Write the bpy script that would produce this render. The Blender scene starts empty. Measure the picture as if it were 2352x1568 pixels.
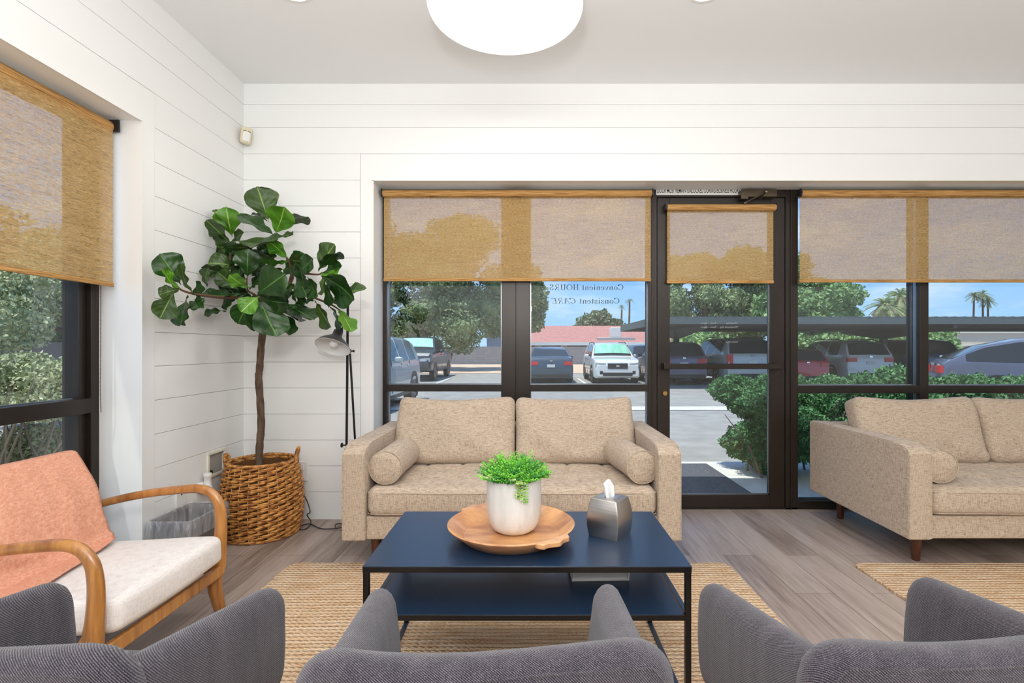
import bpy, bmesh, math, random
import numpy as np
from mathutils import Vector, Matrix, noise as mnoise
PI = math.pi
R = math.radians
rnd = random.Random(7)
SC = bpy.context.scene
COL = SC.collection

# ---------------------------------------------------------------- camera
F = 1176.0                      # focal length in pixels of the 2352 px wide frame
CH = 1.1                        # camera height
cam_d = bpy.data.cameras.new('camera'); cam = bpy.data.objects.new('camera', cam_d); COL.objects.link(cam)
cam.location = (0, 0, CH); cam.rotation_euler = (PI / 2, 0, 0)
cam_d.sensor_width = 36.0; cam_d.lens = 18.0; cam_d.clip_start = 0.05; cam_d.clip_end = 500
cam_d.shift_x = -44.0 / 2352; cam_d.shift_y = 16.0 / 2352
SC.camera = cam

# ---------------------------------------------------------------- view, world, sun
SC.view_settings.view_transform = 'Standard'; SC.view_settings.look = 'None'
SC.view_settings.gamma = 1.0; SC.view_settings.exposure = 0.22
SC.view_settings.use_curve_mapping = False
SC.cycles.max_bounces = 8; SC.cycles.diffuse_bounces = 4; SC.cycles.glossy_bounces = 4
SC.cycles.transparent_max_bounces = 16; SC.cycles.transmission_bounces = 6
SC.cycles.sample_clamp_indirect = 4.0
SC.cycles.caustics_reflective = False; SC.cycles.caustics_refractive = False

W = bpy.data.worlds.new('sky'); SC.world = W; W.use_nodes = True
nt = W.node_tree; nt.nodes.clear()
def wn(t, **k):
    n = nt.nodes.new(t)
    for a, b in k.items(): setattr(n, a, b)
    return n
tc = wn('ShaderNodeTexCoord'); sep = wn('ShaderNodeSeparateXYZ'); nt.links.new(tc.outputs['Generated'], sep.inputs[0])
ramp = wn('ShaderNodeValToRGB'); nt.links.new(sep.outputs['Z'], ramp.inputs[0])
e = ramp.color_ramp.elements
e[0].position = 0.0; e[0].color = (0.42, 0.69, 1.0, 1)
e[1].position = 0.6; e[1].color = (0.12, 0.32, 0.80, 1)
n2 = ramp.color_ramp.elements.new(0.16); n2.color = (0.27, 0.54, 1.0, 1)
mp = wn('ShaderNodeMapping'); mp.inputs['Scale'].default_value = (1.0, 1.0, 3.2); mp.inputs['Rotation'].default_value = (0, 0.25, 0)
nt.links.new(tc.outputs['Generated'], mp.inputs[0])
nz = wn('ShaderNodeTexNoise'); nz.inputs['Scale'].default_value = 6.0; nz.inputs['Detail'].default_value = 8; nz.inputs['Roughness'].default_value = .6
nt.links.new(mp.outputs[0], nz.inputs['Vector'])
cr = wn('ShaderNodeValToRGB'); cr.color_ramp.elements[0].position = .47; cr.color_ramp.elements[1].position = .78
nt.links.new(nz.outputs['Fac'], cr.inputs[0])
mx = wn('ShaderNodeMix', data_type='RGBA'); nt.links.new(cr.outputs[0], mx.inputs[0])
nt.links.new(ramp.outputs[0], mx.inputs[6]); mx.inputs[7].default_value = (0.80, 0.90, 1.0, 1)
bg = wn('ShaderNodeBackground'); bg.inputs[1].default_value = 1.0; nt.links.new(mx.outputs[2], bg.inputs[0])
wo = wn('ShaderNodeOutputWorld'); nt.links.new(bg.outputs[0], wo.inputs[0])

sd = bpy.data.lights.new('sun', 'SUN'); sd.energy = 4.2; sd.angle = R(0.6); sd.color = (1, .95, .86)
sun = bpy.data.objects.new('sun', sd); COL.objects.link(sun)
sun.rotation_euler = Vector((0.22, 0.22, -1.0)).to_track_quat('-Z', 'Y').to_euler()

def area(name, loc, direction, sx, sy, energy, color=(1, 1, 1)):
    l = bpy.data.lights.new(name, 'AREA'); l.shape = 'RECTANGLE'; l.size = sx; l.size_y = sy; l.energy = energy; l.color = color
    o = bpy.data.objects.new(name, l); COL.objects.link(o); o.location = loc
    o.rotation_euler = Vector(direction).to_track_quat('-Z', 'Y').to_euler(); return o
# photographer's flash beside the camera, and added fill areas with no lamp behind them
fl = bpy.data.lights.new('flash', 'POINT'); fl.energy = 34; fl.shadow_soft_size = .09; fl.color = (1, .995, .99)
fo = bpy.data.objects.new('flash', fl); COL.objects.link(fo); fo.location = (-0.12, -0.12, 1.62)
area('room_fill', (0.8, -1.4, 2.70), (0, .25, -1), 4.5, 2.2, 34, (.98, .99, 1))  # added overhead fill standing in for unseen room light
area('room_fill', (0.9, -2.6, 2.60), (0, 1, -.35), 5.0, .35, 26, (.97, .985, 1))  # added fill strip aimed at the back wall, no such lamp
area('bounce_fill', (-0.12, -.15, 1.66), (0, .35, 1), .25, .25, 20, (.97, .985, 1))  # small upward fill added next to the flash
area('bounce_fill', (0.9, -.5, 1.25), (0, 0, 1), 4.5, 1.6, 104, (.94, .975, 1))  # wide upward fill added to brighten the ceiling

# ---------------------------------------------------------------- materials
MATS = {}
def nodes(name):
    m = bpy.data.materials.new(name); m.use_nodes = True
    t = m.node_tree; b = t.nodes['Principled BSDF']; MATS[name] = m
    return m, t, b
def mk(name, col, rough=.5, metal=0, spec=.5, col2=None, scale=(8, 8, 8), detail=3, bump=0, bscale=None, ramp=(.35, .65), trans=0, emit=None, estr=0, bdist=.01, coat=0, aniso=0):
    """plain or two-tone procedural material (noise stretched by scale, in object space)"""
    m, t, b = nodes(name)
    b.inputs['Base Color'].default_value = (*col, 1); b.inputs['Roughness'].default_value = rough
    b.inputs['Metallic'].default_value = metal; b.inputs['Specular IOR Level'].default_value = spec
    b.inputs['Coat Weight'].default_value = coat
    if emit: b.inputs['Emission Color'].default_value = (*emit, 1); b.inputs['Emission Strength'].default_value = estr
    if col2 or bump:
        tcn = t.nodes.new('ShaderNodeTexCoord')
    def noise(sc, det):
        mpn = t.nodes.new('ShaderNodeMapping'); mpn.inputs['Scale'].default_value = sc
        t.links.new(tcn.outputs['Object'], mpn.inputs[0])
        n = t.nodes.new('ShaderNodeTexNoise'); n.inputs['Scale'].default_value = 1; n.inputs['Detail'].default_value = det
        t.links.new(mpn.outputs[0], n.inputs['Vector']); return n
    if col2:
        n = noise(scale, detail)
        r = t.nodes.new('ShaderNodeValToRGB'); r.color_ramp.elements[0].position = ramp[0]; r.color_ramp.elements[1].position = ramp[1]
        r.color_ramp.elements[0].color = (*col, 1); r.color_ramp.elements[1].color = (*col2, 1)
        t.links.new(n.outputs['Fac'], r.inputs[0]); t.links.new(r.outputs[0], b.inputs['Base Color'])
    if bump:
        n = noise(bscale or scale, detail)
        bp = t.nodes.new('ShaderNodeBump'); bp.inputs['Strength'].default_value = bump; bp.inputs['Distance'].default_value = bdist
        t.links.new(n.outputs['Fac'], bp.inputs['Height']); t.links.new(bp.outputs[0], b.inputs['Normal'])
    return m

def N(t, kind, **k):
    n = t.nodes.new(kind)
    for a, v in k.items():
        if a.startswith('i_'): n.inputs[a[2:].replace('_', ' ')].default_value = v
        else: setattr(n, a, v)
    return n
def ramp_node(t, stops):
    r = t.nodes.new('ShaderNodeValToRGB'); el = r.color_ramp.elements
    el[0].position, el[0].color = stops[0][0], (*stops[0][1], 1)
    el[1].position, el[1].color = stops[-1][0], (*stops[-1][1], 1)
    for p, c in stops[1:-1]:
        x = el.new(p); x.color = (*c, 1)
    return r
def mapped(t, scale, rot=(0, 0, 0), coord='Object'):
    c = t.nodes.new('ShaderNodeTexCoord'); m = N(t, 'ShaderNodeMapping'); m.inputs['Scale'].default_value = scale; m.inputs['Rotation'].default_value = rot
    t.links.new(c.outputs[coord], m.inputs[0]); return m
def noise_at(t, scale, detail=3, rough=.5, rot=(0, 0, 0), coord='Object'):
    n = N(t, 'ShaderNodeTexNoise'); n.inputs['Scale'].default_value = 1; n.inputs['Detail'].default_value = detail; n.inputs['Roughness'].default_value = rough
    t.links.new(mapped(t, scale, rot, coord).outputs[0], n.inputs['Vector']); return n
def mathn(t, op, a, b=None, c=None, clamp=False):
    n = N(t, 'ShaderNodeMath', operation=op, use_clamp=clamp)
    for i, v in enumerate((a, b, c)):
        if v is None: continue
        if isinstance(v, (int, float)): n.inputs[i].default_value = v
        else: t.links.new(v, n.inputs[i])
    return n.outputs[0]
def mixc(t, fac, a, b, mode='MIX'):
    n = N(t, 'ShaderNodeMix', data_type='RGBA', blend_type=mode)
    for i, v in ((0, fac), (6, a), (7, b)):
        if isinstance(v, (int, float)): n.inputs[i].default_value = v
        elif isinstance(v, tuple): n.inputs[i].default_value = (*v, 1)
        else: t.links.new(v, n.inputs[i])
    return n.outputs[2]
def bump_to(t, b, h, strength, dist):
    bp = N(t, 'ShaderNodeBump'); bp.inputs['Strength'].default_value = strength; bp.inputs['Distance'].default_value = dist
    t.links.new(h, bp.inputs['Height']); t.links.new(bp.outputs[0], b.inputs['Normal'])

WALL = mk('white_paint', (.86, .86, .84), .5, spec=.2)
CEILM = mk('ceiling_paint', (.86, .86, .86), .8)
TRIMM = mk('trim_paint', (.86, .855, .83), .35)
BRONZE = mk('bronze_aluminium', (.020, .013, .009), .33, .3, col2=(.025, .017, .012), scale=(3, 3, 3))
BLACK = mk('black_metal', (.012, .010, .010), .35, .4)
BLACKP = mk('black_plastic', (.015, .013, .013), .4)
RUBBER = mk('rubber', (.02, .02, .021), .8)
WHITEP = mk('white_plastic', (.80, .79, .76), .4)
CREAMP = mk('cream_plastic', (.74, .66, .46), .45)
STEEL = mk('steel', (.6, .6, .6), .3, 1)
BRASS = mk('brass', (.45, .28, .10), .3, 1)
CHROME = mk('chrome', (.75, .75, .77), .15, 1)

def glass(name, tint=(.93, .96, .95), refl=1.0):
    m = bpy.data.materials.new(name); m.use_nodes = True; t = m.node_tree; t.nodes.clear()
    tr = N(t, 'ShaderNodeBsdfTransparent'); tr.inputs[0].default_value = (*tint, 1)
    gl = N(t, 'ShaderNodeBsdfGlossy'); gl.inputs['Roughness'].default_value = 0.0
    ge = N(t, 'ShaderNodeNewGeometry'); dt = N(t, 'ShaderNodeVectorMath', operation='DOT_PRODUCT')
    t.links.new(ge.outputs['Normal'], dt.inputs[0]); t.links.new(ge.outputs['Incoming'], dt.inputs[1])
    co = mathn(t, 'SUBTRACT', 1.0, mathn(t, 'ABSOLUTE', dt.outputs['Value']), clamp=True)
    f = mathn(t, 'MULTIPLY', mathn(t, 'ADD', mathn(t, 'MULTIPLY', mathn(t, 'POWER', co, 5), .96), .04), refl, clamp=True)
    ms = N(t, 'ShaderNodeMixShader'); t.links.new(f, ms.inputs[0]); t.links.new(tr.outputs[0], ms.inputs[1]); t.links.new(gl.outputs[0], ms.inputs[2])
    o = N(t, 'ShaderNodeOutputMaterial'); t.links.new(ms.outputs[0], o.inputs[0]); return m
GLASS = glass('window_glass')
BULBG = glass('bulb_glass', (.95, .95, .95), 2.0)

# linen of the sofas
def linen(name, c0, c1, c2, s=340):
    m, t, b = nodes(name)
    a = noise_at(t, (s, s, 36), 2, .6); c = noise_at(t, (38, 38, s), 2, .6); d = noise_at(t, (5, 5, 5), 3)
    w = mathn(t, 'ADD', a.outputs['Fac'], c.outputs['Fac']); w = mathn(t, 'MULTIPLY', w, .5)
    r = ramp_node(t, [(.33, c0), (.47, c1), (.62, c2)]); t.links.new(w, r.inputs[0])
    t.links.new(mixc(t, mathn(t, 'MULTIPLY', d.outputs['Fac'], .22), r.outputs[0], c1), b.inputs['Base Color'])
    b.inputs['Roughness'].default_value = .9; b.inputs['Specular IOR Level'].default_value = .15
    b.inputs['Sheen Weight'].default_value = .15
    bump_to(t, b, w, .5, .002); return m
LINEN = linen('oatmeal_linen', (.23, .155, .105), (.47, .365, .27), (.63, .52, .41))
CREAM = linen('cream_linen', (.66, .60, .55), (.80, .75, .71), (.86, .82, .79), 330)
PEACH, t, b = nodes('peach_gauze')
g = noise_at(t, (300, 60, 60), 2, .5); h = noise_at(t, (70, 200, 200), 3)
r = ramp_node(t, [(.3, (.62, .26, .16)), (.55, (.78, .39, .26)), (.75, (.85, .51, .38))]); t.links.new(mathn(t, 'MULTIPLY', mathn(t, 'ADD', g.outputs['Fac'], h.outputs['Fac']), .5), r.inputs[0])
t.links.new(r.outputs[0], b.inputs['Base Color']); b.inputs['Roughness'].default_value = .95; b.inputs['Specular IOR Level'].default_value = .1
bump_to(t, b, g.outputs['Fac'], .6, .004)

# grey chair cloth: diagonal twill
GREY, t, b = nodes('grey_twill')
mpn = mapped(t, (1, 1, 1))
w1 = N(t, 'ShaderNodeTexWave', wave_type='BANDS', bands_direction='DIAGONAL'); w1.inputs['Scale'].default_value = 150; w1.inputs['Distortion'].default_value = 1.2; w1.inputs['Detail'].default_value = 1; w1.inputs['Detail Scale'].default_value = 40
t.links.new(mpn.outputs[0], w1.inputs['Vector'])
g = noise_at(t, (700, 700, 700), 1, .5); h = noise_at(t, (30, 30, 6), 3)
s = mathn(t, 'ADD', mathn(t, 'MULTIPLY', w1.outputs['Fac'], .35), mathn(t, 'MULTIPLY', g.outputs['Fac'], .65))
s = mathn(t, 'ADD', s, mathn(t, 'MULTIPLY', mathn(t, 'SUBTRACT', h.outputs['Fac'], .5), .22))
r = ramp_node(t, [(.28, (.010, .009, .014)), (.5, (.036, .031, .046)), (.74, (.17, .145, .155))]); t.links.new(s, r.inputs[0])
t.links.new(r.outputs[0], b.inputs['Base Color']); b.inputs['Roughness'].default_value = .95; b.inputs['Specular IOR Level'].default_value = .1; b.inputs['Sheen Weight'].default_value = .25
bump_to(t, b, s, .6, .0015)

def wood(name, c0, c1, sc=(60, 60, 5), rough=.35, coat=.3):
    m, t, b = nodes(name)
    g = noise_at(t, sc, 4, .6); h = noise_at(t, (sc[0] * .2, sc[1] * .2, sc[2] * .6), 3)
    s = mathn(t, 'MULTIPLY', mathn(t, 'ADD', g.outputs['Fac'], h.outputs['Fac']), .5)
    r = ramp_node(t, [(.35, c0), (.62, c1)]); t.links.new(s, r.inputs[0]); t.links.new(r.outputs[0], b.inputs['Base Color'])
    b.inputs['Roughness'].default_value = rough; b.inputs['Coat Weight'].default_value = coat; b.inputs['Coat Roughness'].default_value = .25; return m
WOODARM = wood('honey_wood', (.24, .085, .018), (.56, .25, .060), rough=.28, coat=.5)
WOODLEG = wood('walnut_leg', (.055, .016, .007), (.13, .042, .018))
TRAYW = wood('acacia_wood', (.36, .14, .06), (.80, .43, .19), (9, 26, 9), .35, .35)

# woven blind: slubby fabric that lets part of the light and view through
BLIND, t, b = nodes('woven_shade')
g = noise_at(t, (7, 7, 420), 3, .6); h = noise_at(t, (60, 60, 330), 2, .6)
s = mathn(t, 'MULTIPLY', mathn(t, 'ADD', g.outputs['Fac'], h.outputs['Fac']), .5)
r = ramp_node(t, [(.30, (.24, .12, .05)), (.42, (.60, .38, .15)), (.55, (.80, .55, .25)), (.7, (.88, .72, .46))]); t.links.new(s, r.inputs[0])
t.links.new(r.outputs[0], b.inputs['Base Color']); b.inputs['Roughness'].default_value = .9; b.inputs['Specular IOR Level'].default_value = .1
trl = N(t, 'ShaderNodeBsdfTranslucent'); t.links.new(r.outputs[0], trl.inputs[0])
trp = N(t, 'ShaderNodeBsdfTransparent'); trp.inputs[0].default_value = (1, 1, 1, 1)
m1 = N(t, 'ShaderNodeMixShader'); m1.inputs[0].default_value = .35
out = t.nodes['Material Output']
t.links.new(b.outputs[0], m1.inputs[1]); t.links.new(trl.outputs[0], m1.inputs[2])
k = noise_at(t, (60, 60, 600), 3, .65)
op = N(t, 'ShaderNodeMapRange'); t.links.new(k.outputs['Fac'], op.inputs[0]); op.inputs[1].default_value = .42; op.inputs[2].default_value = .58; op.inputs[3].default_value = .32; op.inputs[4].default_value = .62
m2 = N(t, 'ShaderNodeMixShader'); t.links.new(op.outputs[0], m2.inputs[0]); t.links.new(m1.outputs[0], m2.inputs[1]); t.links.new(trp.outputs[0], m2.inputs[2])
t.links.new(m2.outputs[0], out.inputs[0])
# the same cloth rolled or doubled over: opaque
BLINDO, t, b = nodes('woven_shade_doubled')
g = noise_at(t, (7, 7, 420), 3, .6); r = ramp_node(t, [(.35, (.20, .09, .03)), (.5, (.48, .26, .085)), (.66, (.62, .37, .15))]); t.links.new(g.outputs['Fac'], r.inputs[0])
t.links.new(r.outputs[0], b.inputs['Base Color']); b.inputs['Roughness'].default_value = .8; b.inputs['Specular IOR Level'].default_value = .2

# floor: grey-brown vinyl planks running away from the camera
FLOORM, t, b = nodes('vinyl_plank')
mpn = mapped(t, (1, 1, 1), (0, 0, PI / 2))
br = N(t, 'ShaderNodeTexBrick'); br.offset = .37; br.inputs['Scale'].default_value = 1; br.inputs['Brick Width'].default_value = 1.15; br.inputs['Row Height'].default_value = .17
br.inputs['Mortar Size'].default_value = .0012; br.inputs['Color1'].default_value = (0, 0, 0, 1); br.inputs['Color2'].default_value = (1, 1, 1, 1); br.inputs['Mortar'].default_value = (.3, .3, .3, 1)
t.links.new(mpn.outputs[0], br.inputs['Vector'])
g = noise_at(t, (70, 3.2, 1), 6, .65); h = noise_at(t, (11, .9, 1), 4, .6)
s = mathn(t, 'ADD', mathn(t, 'MULTIPLY', g.outputs['Fac'], .5), mathn(t, 'MULTIPLY', h.outputs['Fac'], .5))
s = mathn(t, 'ADD', s, mathn(t, 'MULTIPLY', mathn(t, 'SUBTRACT', br.outputs['Color'], .5), .16))
r = ramp_node(t, [(.32, (.17, .12, .095)), (.48, (.34, .265, .22)), (.62, (.45, .37, .32)), (.75, (.52, .44, .38))]); t.links.new(s, r.inputs[0])
c = mixc(t, br.outputs['Fac'], r.outputs[0], (.10, .07, .05)); t.links.new(c, b.inputs['Base Color'])
b.inputs['Roughness'].default_value = .36; b.inputs['Specular IOR Level'].default_value = .45
bump_to(t, b, s, .15, .002)

# jute braid rug: rows along X
JUTE, t, b = nodes('jute_braid')
mpn = mapped(t, (1, 1, 1))
sp = N(t, 'ShaderNodeSeparateXYZ'); t.links.new(mpn.outputs[0], sp.inputs[0])
wob = noise_at(t, (3, 3, 1), 2)
PIT = .0235
yy = mathn(t, 'ADD', sp.outputs['Y'], mathn(t, 'MULTIPLY', wob.outputs['Fac'], .02))
row = mathn(t, 'MULTIPLY', yy, 1 / PIT)
fr_ = mathn(t, 'FRACT', row); tri = mathn(t, 'ABSOLUTE', mathn(t, 'SUBTRACT', fr_, .5))      # 0 mid row, .5 edge
xx = mathn(t, 'MULTIPLY', sp.outputs['X'], 1 / .026)
sgn = mathn(t, 'MULTIPLY', tri, 1.5)
st = mathn(t, 'SINE', mathn(t, 'MULTIPLY', mathn(t, 'ADD', xx, sgn), 2 * PI))
hgt = mathn(t, 'SUBTRACT', mathn(t, 'MULTIPLY', st, .22), mathn(t, 'MULTIPLY', mathn(t, 'POWER', mathn(t, 'MULTIPLY', tri, 2), 3), .8))
fib = noise_at(t, (160, 160, 20), 3, .7); patch = noise_at(t, (7, 36, 1), 3, .6)
s = mathn(t, 'ADD', mathn(t, 'MULTIPLY', fib.outputs['Fac'], .55), mathn(t, 'MULTIPLY', patch.outputs['Fac'], .45))
r = ramp_node(t, [(.32, (.42, .20, .09)), (.44, (.66, .43, .25)), (.56, (.78, .59, .40)), (.70, (.86, .73, .56))]); t.links.new(s, r.inputs[0])
dk = mathn(t, 'MULTIPLY', mathn(t, 'POWER', mathn(t, 'MULTIPLY', tri, 2), 5), .5, clamp=True)
t.links.new(mixc(t, dk, r.outputs[0], (.22, .11, .05)), b.inputs['Base Color']); b.inputs['Roughness'].default_value = .95; b.inputs['Specular IOR Level'].default_value = .1
bump_to(t, b, hgt, 1.0, .007)

SKYBLACK, t, b = nodes('black_satin_sky_tint')
b.inputs['Base Color'].default_value = (.009, .027, .062, 1); b.inputs['Roughness'].default_value = .30; b.inputs['Specular IOR Level'].default_value = .6  # black metal with the blue of reflected sky put into its colour
POTM = mk('whitewashed_clay', (.66, .65, .62), .75, col2=(.76, .75, .72), scale=(40, 40, 9), detail=5, bump=.5, bscale=(30, 30, 12), bdist=.002)
BRUSH, t, b = nodes('brushed_steel')
g = noise_at(t, (8, 8, 700), 3, .6); r = ramp_node(t, [(.3, (.44, .42, .40)), (.7, (.58, .56, .54))]); t.links.new(g.outputs['Fac'], r.inputs[0]); t.links.new(r.outputs[0], b.inputs['Base Color'])
b.inputs['Metallic'].default_value = 1; b.inputs['Roughness'].default_value = .34
WICK = mk('wicker', (.26, .080, .014), .5, col2=(.74, .35, .085), scale=(34, 34, 46), detail=4, ramp=(.36, .62), coat=.2)
BARK = mk('brown_bark', (.075, .042, .026), .85, col2=(.15, .095, .06), scale=(60, 60, 18), detail=5, bump=.6, bdist=.004)
STEMM = mk('twig_bark', (.16, .075, .035), .8, col2=(.10, .055, .03), scale=(40, 40, 40))

def leafmat(name, c0, c1, vein, gloss=.35):
    m, t, b = nodes(name)
    uv = t.nodes.new('ShaderNodeTexCoord'); sp = N(t, 'ShaderNodeSeparateXYZ'); t.links.new(uv.outputs['UV'], sp.inputs[0])
    u = mathn(t, 'ABSOLUTE', mathn(t, 'SUBTRACT', sp.outputs['X'], .5)); v = sp.outputs['Y']
    mid = mathn(t, 'LESS_THAN', u, .022)
    q = mathn(t, 'FRACT', mathn(t, 'MULTIPLY', mathn(t, 'SUBTRACT', v, mathn(t, 'MULTIPLY', mathn(t, 'POWER', u, 1.3), .9)), 5.0))
    q = mathn(t, 'ABSOLUTE', mathn(t, 'SUBTRACT', q, .5))
    side = mathn(t, 'LESS_THAN', q, .035)
    ve = mathn(t, 'MAXIMUM', mid, mathn(t, 'MULTIPLY', side, .26))
    n = noise_at(t, (9, 9, 9), 4); r = ramp_node(t, [(.35, c0), (.65, c1)]); t.links.new(n.outputs['Fac'], r.inputs[0])
    t.links.new(mixc(t, ve, r.outputs[0], vein), b.inputs['Base Color']); b.inputs['Roughness'].default_value = gloss; b.inputs['Specular IOR Level'].default_value = .45
    bump_to(t, b, mathn(t, 'ADD', q, mathn(t, 'MULTIPLY', n.outputs['Fac'], 2.0)), .22, .008)
    return m
LEAF = [leafmat('leaf_deep_green', (.005, .026, .004), (.020, .070, .009), (.08, .18, .03)),
        leafmat('leaf_olive_green', (.016, .045, .007), (.045, .092, .014), (.20, .32, .05), .42),
        leafmat('leaf_fresh_green', (.035, .15, .006), (.10, .26, .014), (.30, .48, .08), .4)]
FERN = [mk('fern_bright', (.09, .40, .015), .5, col2=(.22, .60, .04), scale=(50, 50, 50)),
        mk('fern_dark', (.015, .17, .015), .5, col2=(.05, .32, .03), scale=(50, 50, 50)),
        mk('fern_pale', (.30, .44, .10), .5, col2=(.52, .62, .28), scale=(70, 70, 70))]
# ---------------------------------------------------------------- mesh builder
class MB:
    def __init__(s): s.v = []; s.f = []; s.mi = []; s.uv = None; s.cur = 0
    def add(s, vs, fs):
        o = len(s.v); s.v.extend([tuple(p) for p in vs]); s.f.extend([tuple(i + o for i in f) for f in fs]); s.mi.extend([s.cur] * len(fs)); return s
    def box(s, x0, x1, y0, y1, z0, z1):
        v = [(x0, y0, z0), (x1, y0, z0), (x1, y1, z0), (x0, y1, z0), (x0, y0, z1), (x1, y0, z1), (x1, y1, z1), (x0, y1, z1)]
        return s.add(v, [(3, 2, 1, 0), (4, 5, 6, 7), (0, 1, 5, 4), (1, 2, 6, 5), (2, 3, 7, 6), (3, 0, 4, 7)])
    def bar(s, p, q, w, h, up=(0, 0, 1)):
        """rectangular bar from p to q"""
        p, q = Vector(p), Vector(q); d = (q - p).normalized(); u = Vector(up)
        if abs(d.dot(u)) > .99: u = Vector((1, 0, 0))
        a = d.cross(u).normalized(); c = a.cross(d).normalized()
        v = [P + a * sx * w / 2 + c * sz * h / 2 for P in (p, q) for sx, sz in ((-1, -1), (1, -1), (1, 1), (-1, 1))]
        return s.add(v, [(0, 1, 2, 3), (7, 6, 5, 4), (0, 4, 5, 1), (1, 5, 6, 2), (2, 6, 7, 3), (3, 7, 4, 0)])
    def tube(s, pts, r, n=8, closed=False, caps=True, flat=1.0, up=None):
        """tube along pts; r one radius or a list; flat squashes it along the second axis"""
        pts = [Vector(p) for p in pts]; m = len(pts)
        rr = r if isinstance(r, (list, tuple)) else [r] * m
        vs = []; prev = None
        for i, p in enumerate(pts):
            if closed: d = pts[(i + 1) % m] - pts[i - 1]
            else: d = pts[min(i + 1, m - 1)] - pts[max(i - 1, 0)]
            if d.length < 1e-9: d = Vector((0, 0, 1))
            d.normalize()
            if up is not None: a = Vector(up) - d * d.dot(Vector(up)); a.normalize()
            elif prev is None:
                u = Vector((0, 0, 1)) if abs(d.z) < .9 else Vector((1, 0, 0)); a = d.cross(u).normalized()
            else:
                a = prev - d * d.dot(prev)
                if a.length < 1e-6: a = d.orthogonal()
                a.normalize()
            prev = a; c = d.cross(a)
            for k in range(n):
                t = 2 * PI * k / n; vs.append(p + a * math.cos(t) * rr[i] + c * math.sin(t) * rr[i] * flat)
        fs = []
        for i in range(m if closed else m - 1):
            j = (i + 1) % m
            for k in range(n):
                l = (k + 1) % n; fs.append((i * n + k, i * n + l, j * n + l, j * n + k))
        if caps and not closed: fs += [tuple(range(n - 1, -1, -1)), tuple((m - 1) * n + k for k in range(n))]
        return s.add(vs, fs)
    def cyl(s, p, q, r0, r1=None, n=16): return s.tube([p, q], [r0, r0 if r1 is None else r1], n)
    def lathe(s, prof, n=32, c=(0, 0, 0), M=None):
        """prof: (r, z) list, open; r=0 ends are closed to a point"""
        vs = []; m = len(prof)
        for (r, z) in prof:
            for k in range(n):
                t = 2 * PI * k / n; p = Vector((r * math.cos(t), r * math.sin(t), z))
                if M is not None: p = M @ p
                vs.append(p + Vector(c))
        fs = [(i * n + k, i * n + (k + 1) % n, (i + 1) * n + (k + 1) % n, (i + 1) * n + k) for i in range(m - 1) for k in range(n)]
        return s.add(vs, fs)
    def disc(s, c, nrm, r, n=24, ry=None):
        c = Vector(c); z = Vector(nrm).normalized(); a = z.orthogonal().normalized(); b = z.cross(a)
        return s.add([c + a * r * math.cos(2 * PI * k / n) + b * (ry or r) * math.sin(2 * PI * k / n) for k in range(n)], [tuple(range(n))])
    def prism(s, poly, y0, y1, fn=None):
        """poly in (x, z); extruded along y; fn maps points"""
        n = len(poly); v = [(x, y0, z) for x, z in poly] + [(x, y1, z) for x, z in poly]
        if fn: v = [fn(*p) for p in v]
        return s.add(v, [tuple(range(n)), tuple(range(2 * n - 1, n - 1, -1))] + [(i, i + n, (i + 1) % n + n, (i + 1) % n) for i in range(n)])
    def grid(s, fn, nu, nv, closed_u=False):
        vs = [fn(i / (nu if closed_u else nu - 1), j / (nv - 1)) for i in range(nu) for j in range(nv)]
        fs = []
        for i in range(nu if closed_u else nu - 1):
            k = (i + 1) % nu
            for j in range(nv - 1): fs.append((i * nv + j, k * nv + j, k * nv + j + 1, i * nv + j + 1))
        return s.add(vs, fs)
    def slab(s, Wd, Hd, T, Rc=.05, er=.03, n=14, puff=0, fn=None, nm=None):
        """cushion-like block: Wd along x, Hd along y, T thick along z (centred), corner radius Rc, edge radius er"""
        a, b = Wd / 2, Hd / 2
        def axis(h, n):
            k = 5; e = min(er * 1.6, h * .8)
            lo = [-h + e * (1 - math.cos(PI / 2 * i / k)) for i in range(k)]
            mid = [-h + e + (2 * h - 2 * e) * i / n for i in range(n + 1)]
            return lo + mid + [-x for x in reversed(lo)]
        xs, ys = axis(a, n), axis(b, nm or n); nx, ny = len(xs), len(ys)
        Rc = min(Rc, a * .99, b * .99)
        def rmap(x, y):
            ix = max(-(a - Rc), min(a - Rc, x)); iy = max(-(b - Rc), min(b - Rc, y)); dx, dy = x - ix, y - iy
            if dx and dy:
                L = math.hypot(dx, dy); mxx = max(abs(dx), abs(dy)); x, y = ix + dx / L * mxx, iy + dy / L * mxx
                sd_ = Rc - mxx
            else: sd_ = min(a - abs(x), b - abs(y))
            return x, y, sd_
        vs = []
        for sgn in (1, -1):
            for x in xs:
                for y in ys:
                    X, Y, sd_ = rmap(x, y)
                    k = 1 if sd_ >= er else math.sqrt(max(0, 1 - (1 - sd_ / er) ** 2))
                    z = (T / 2 - er) + er * k + puff * max(0, 1 - (X / a) ** 2) ** .7 * max(0, 1 - (Y / b) ** 2) ** .7
                    vs.append(Vector((X, Y, sgn * z)))
        N0 = nx * ny; fs = []
        for i in range(nx - 1):
            for j in range(ny - 1):
                q = (i * ny + j, (i + 1) * ny + j, (i + 1) * ny + j + 1, i * ny + j + 1); fs.append(q); fs.append(tuple(N0 + x for x in reversed(q)))
        ring = [i * ny for i in range(nx)] + [(nx - 1) * ny + j for j in range(1, ny)] + [i * ny + ny - 1 for i in range(nx - 2, -1, -1)] + [j for j in range(ny - 2, 0, -1)]
        for i in range(len(ring)):
            p, q = ring[i], ring[(i + 1) % len(ring)]; fs.append((q, p, p + N0, q + N0))
        if fn: vs = [fn(v) for v in vs]
        return s.add(vs, fs)
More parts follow.
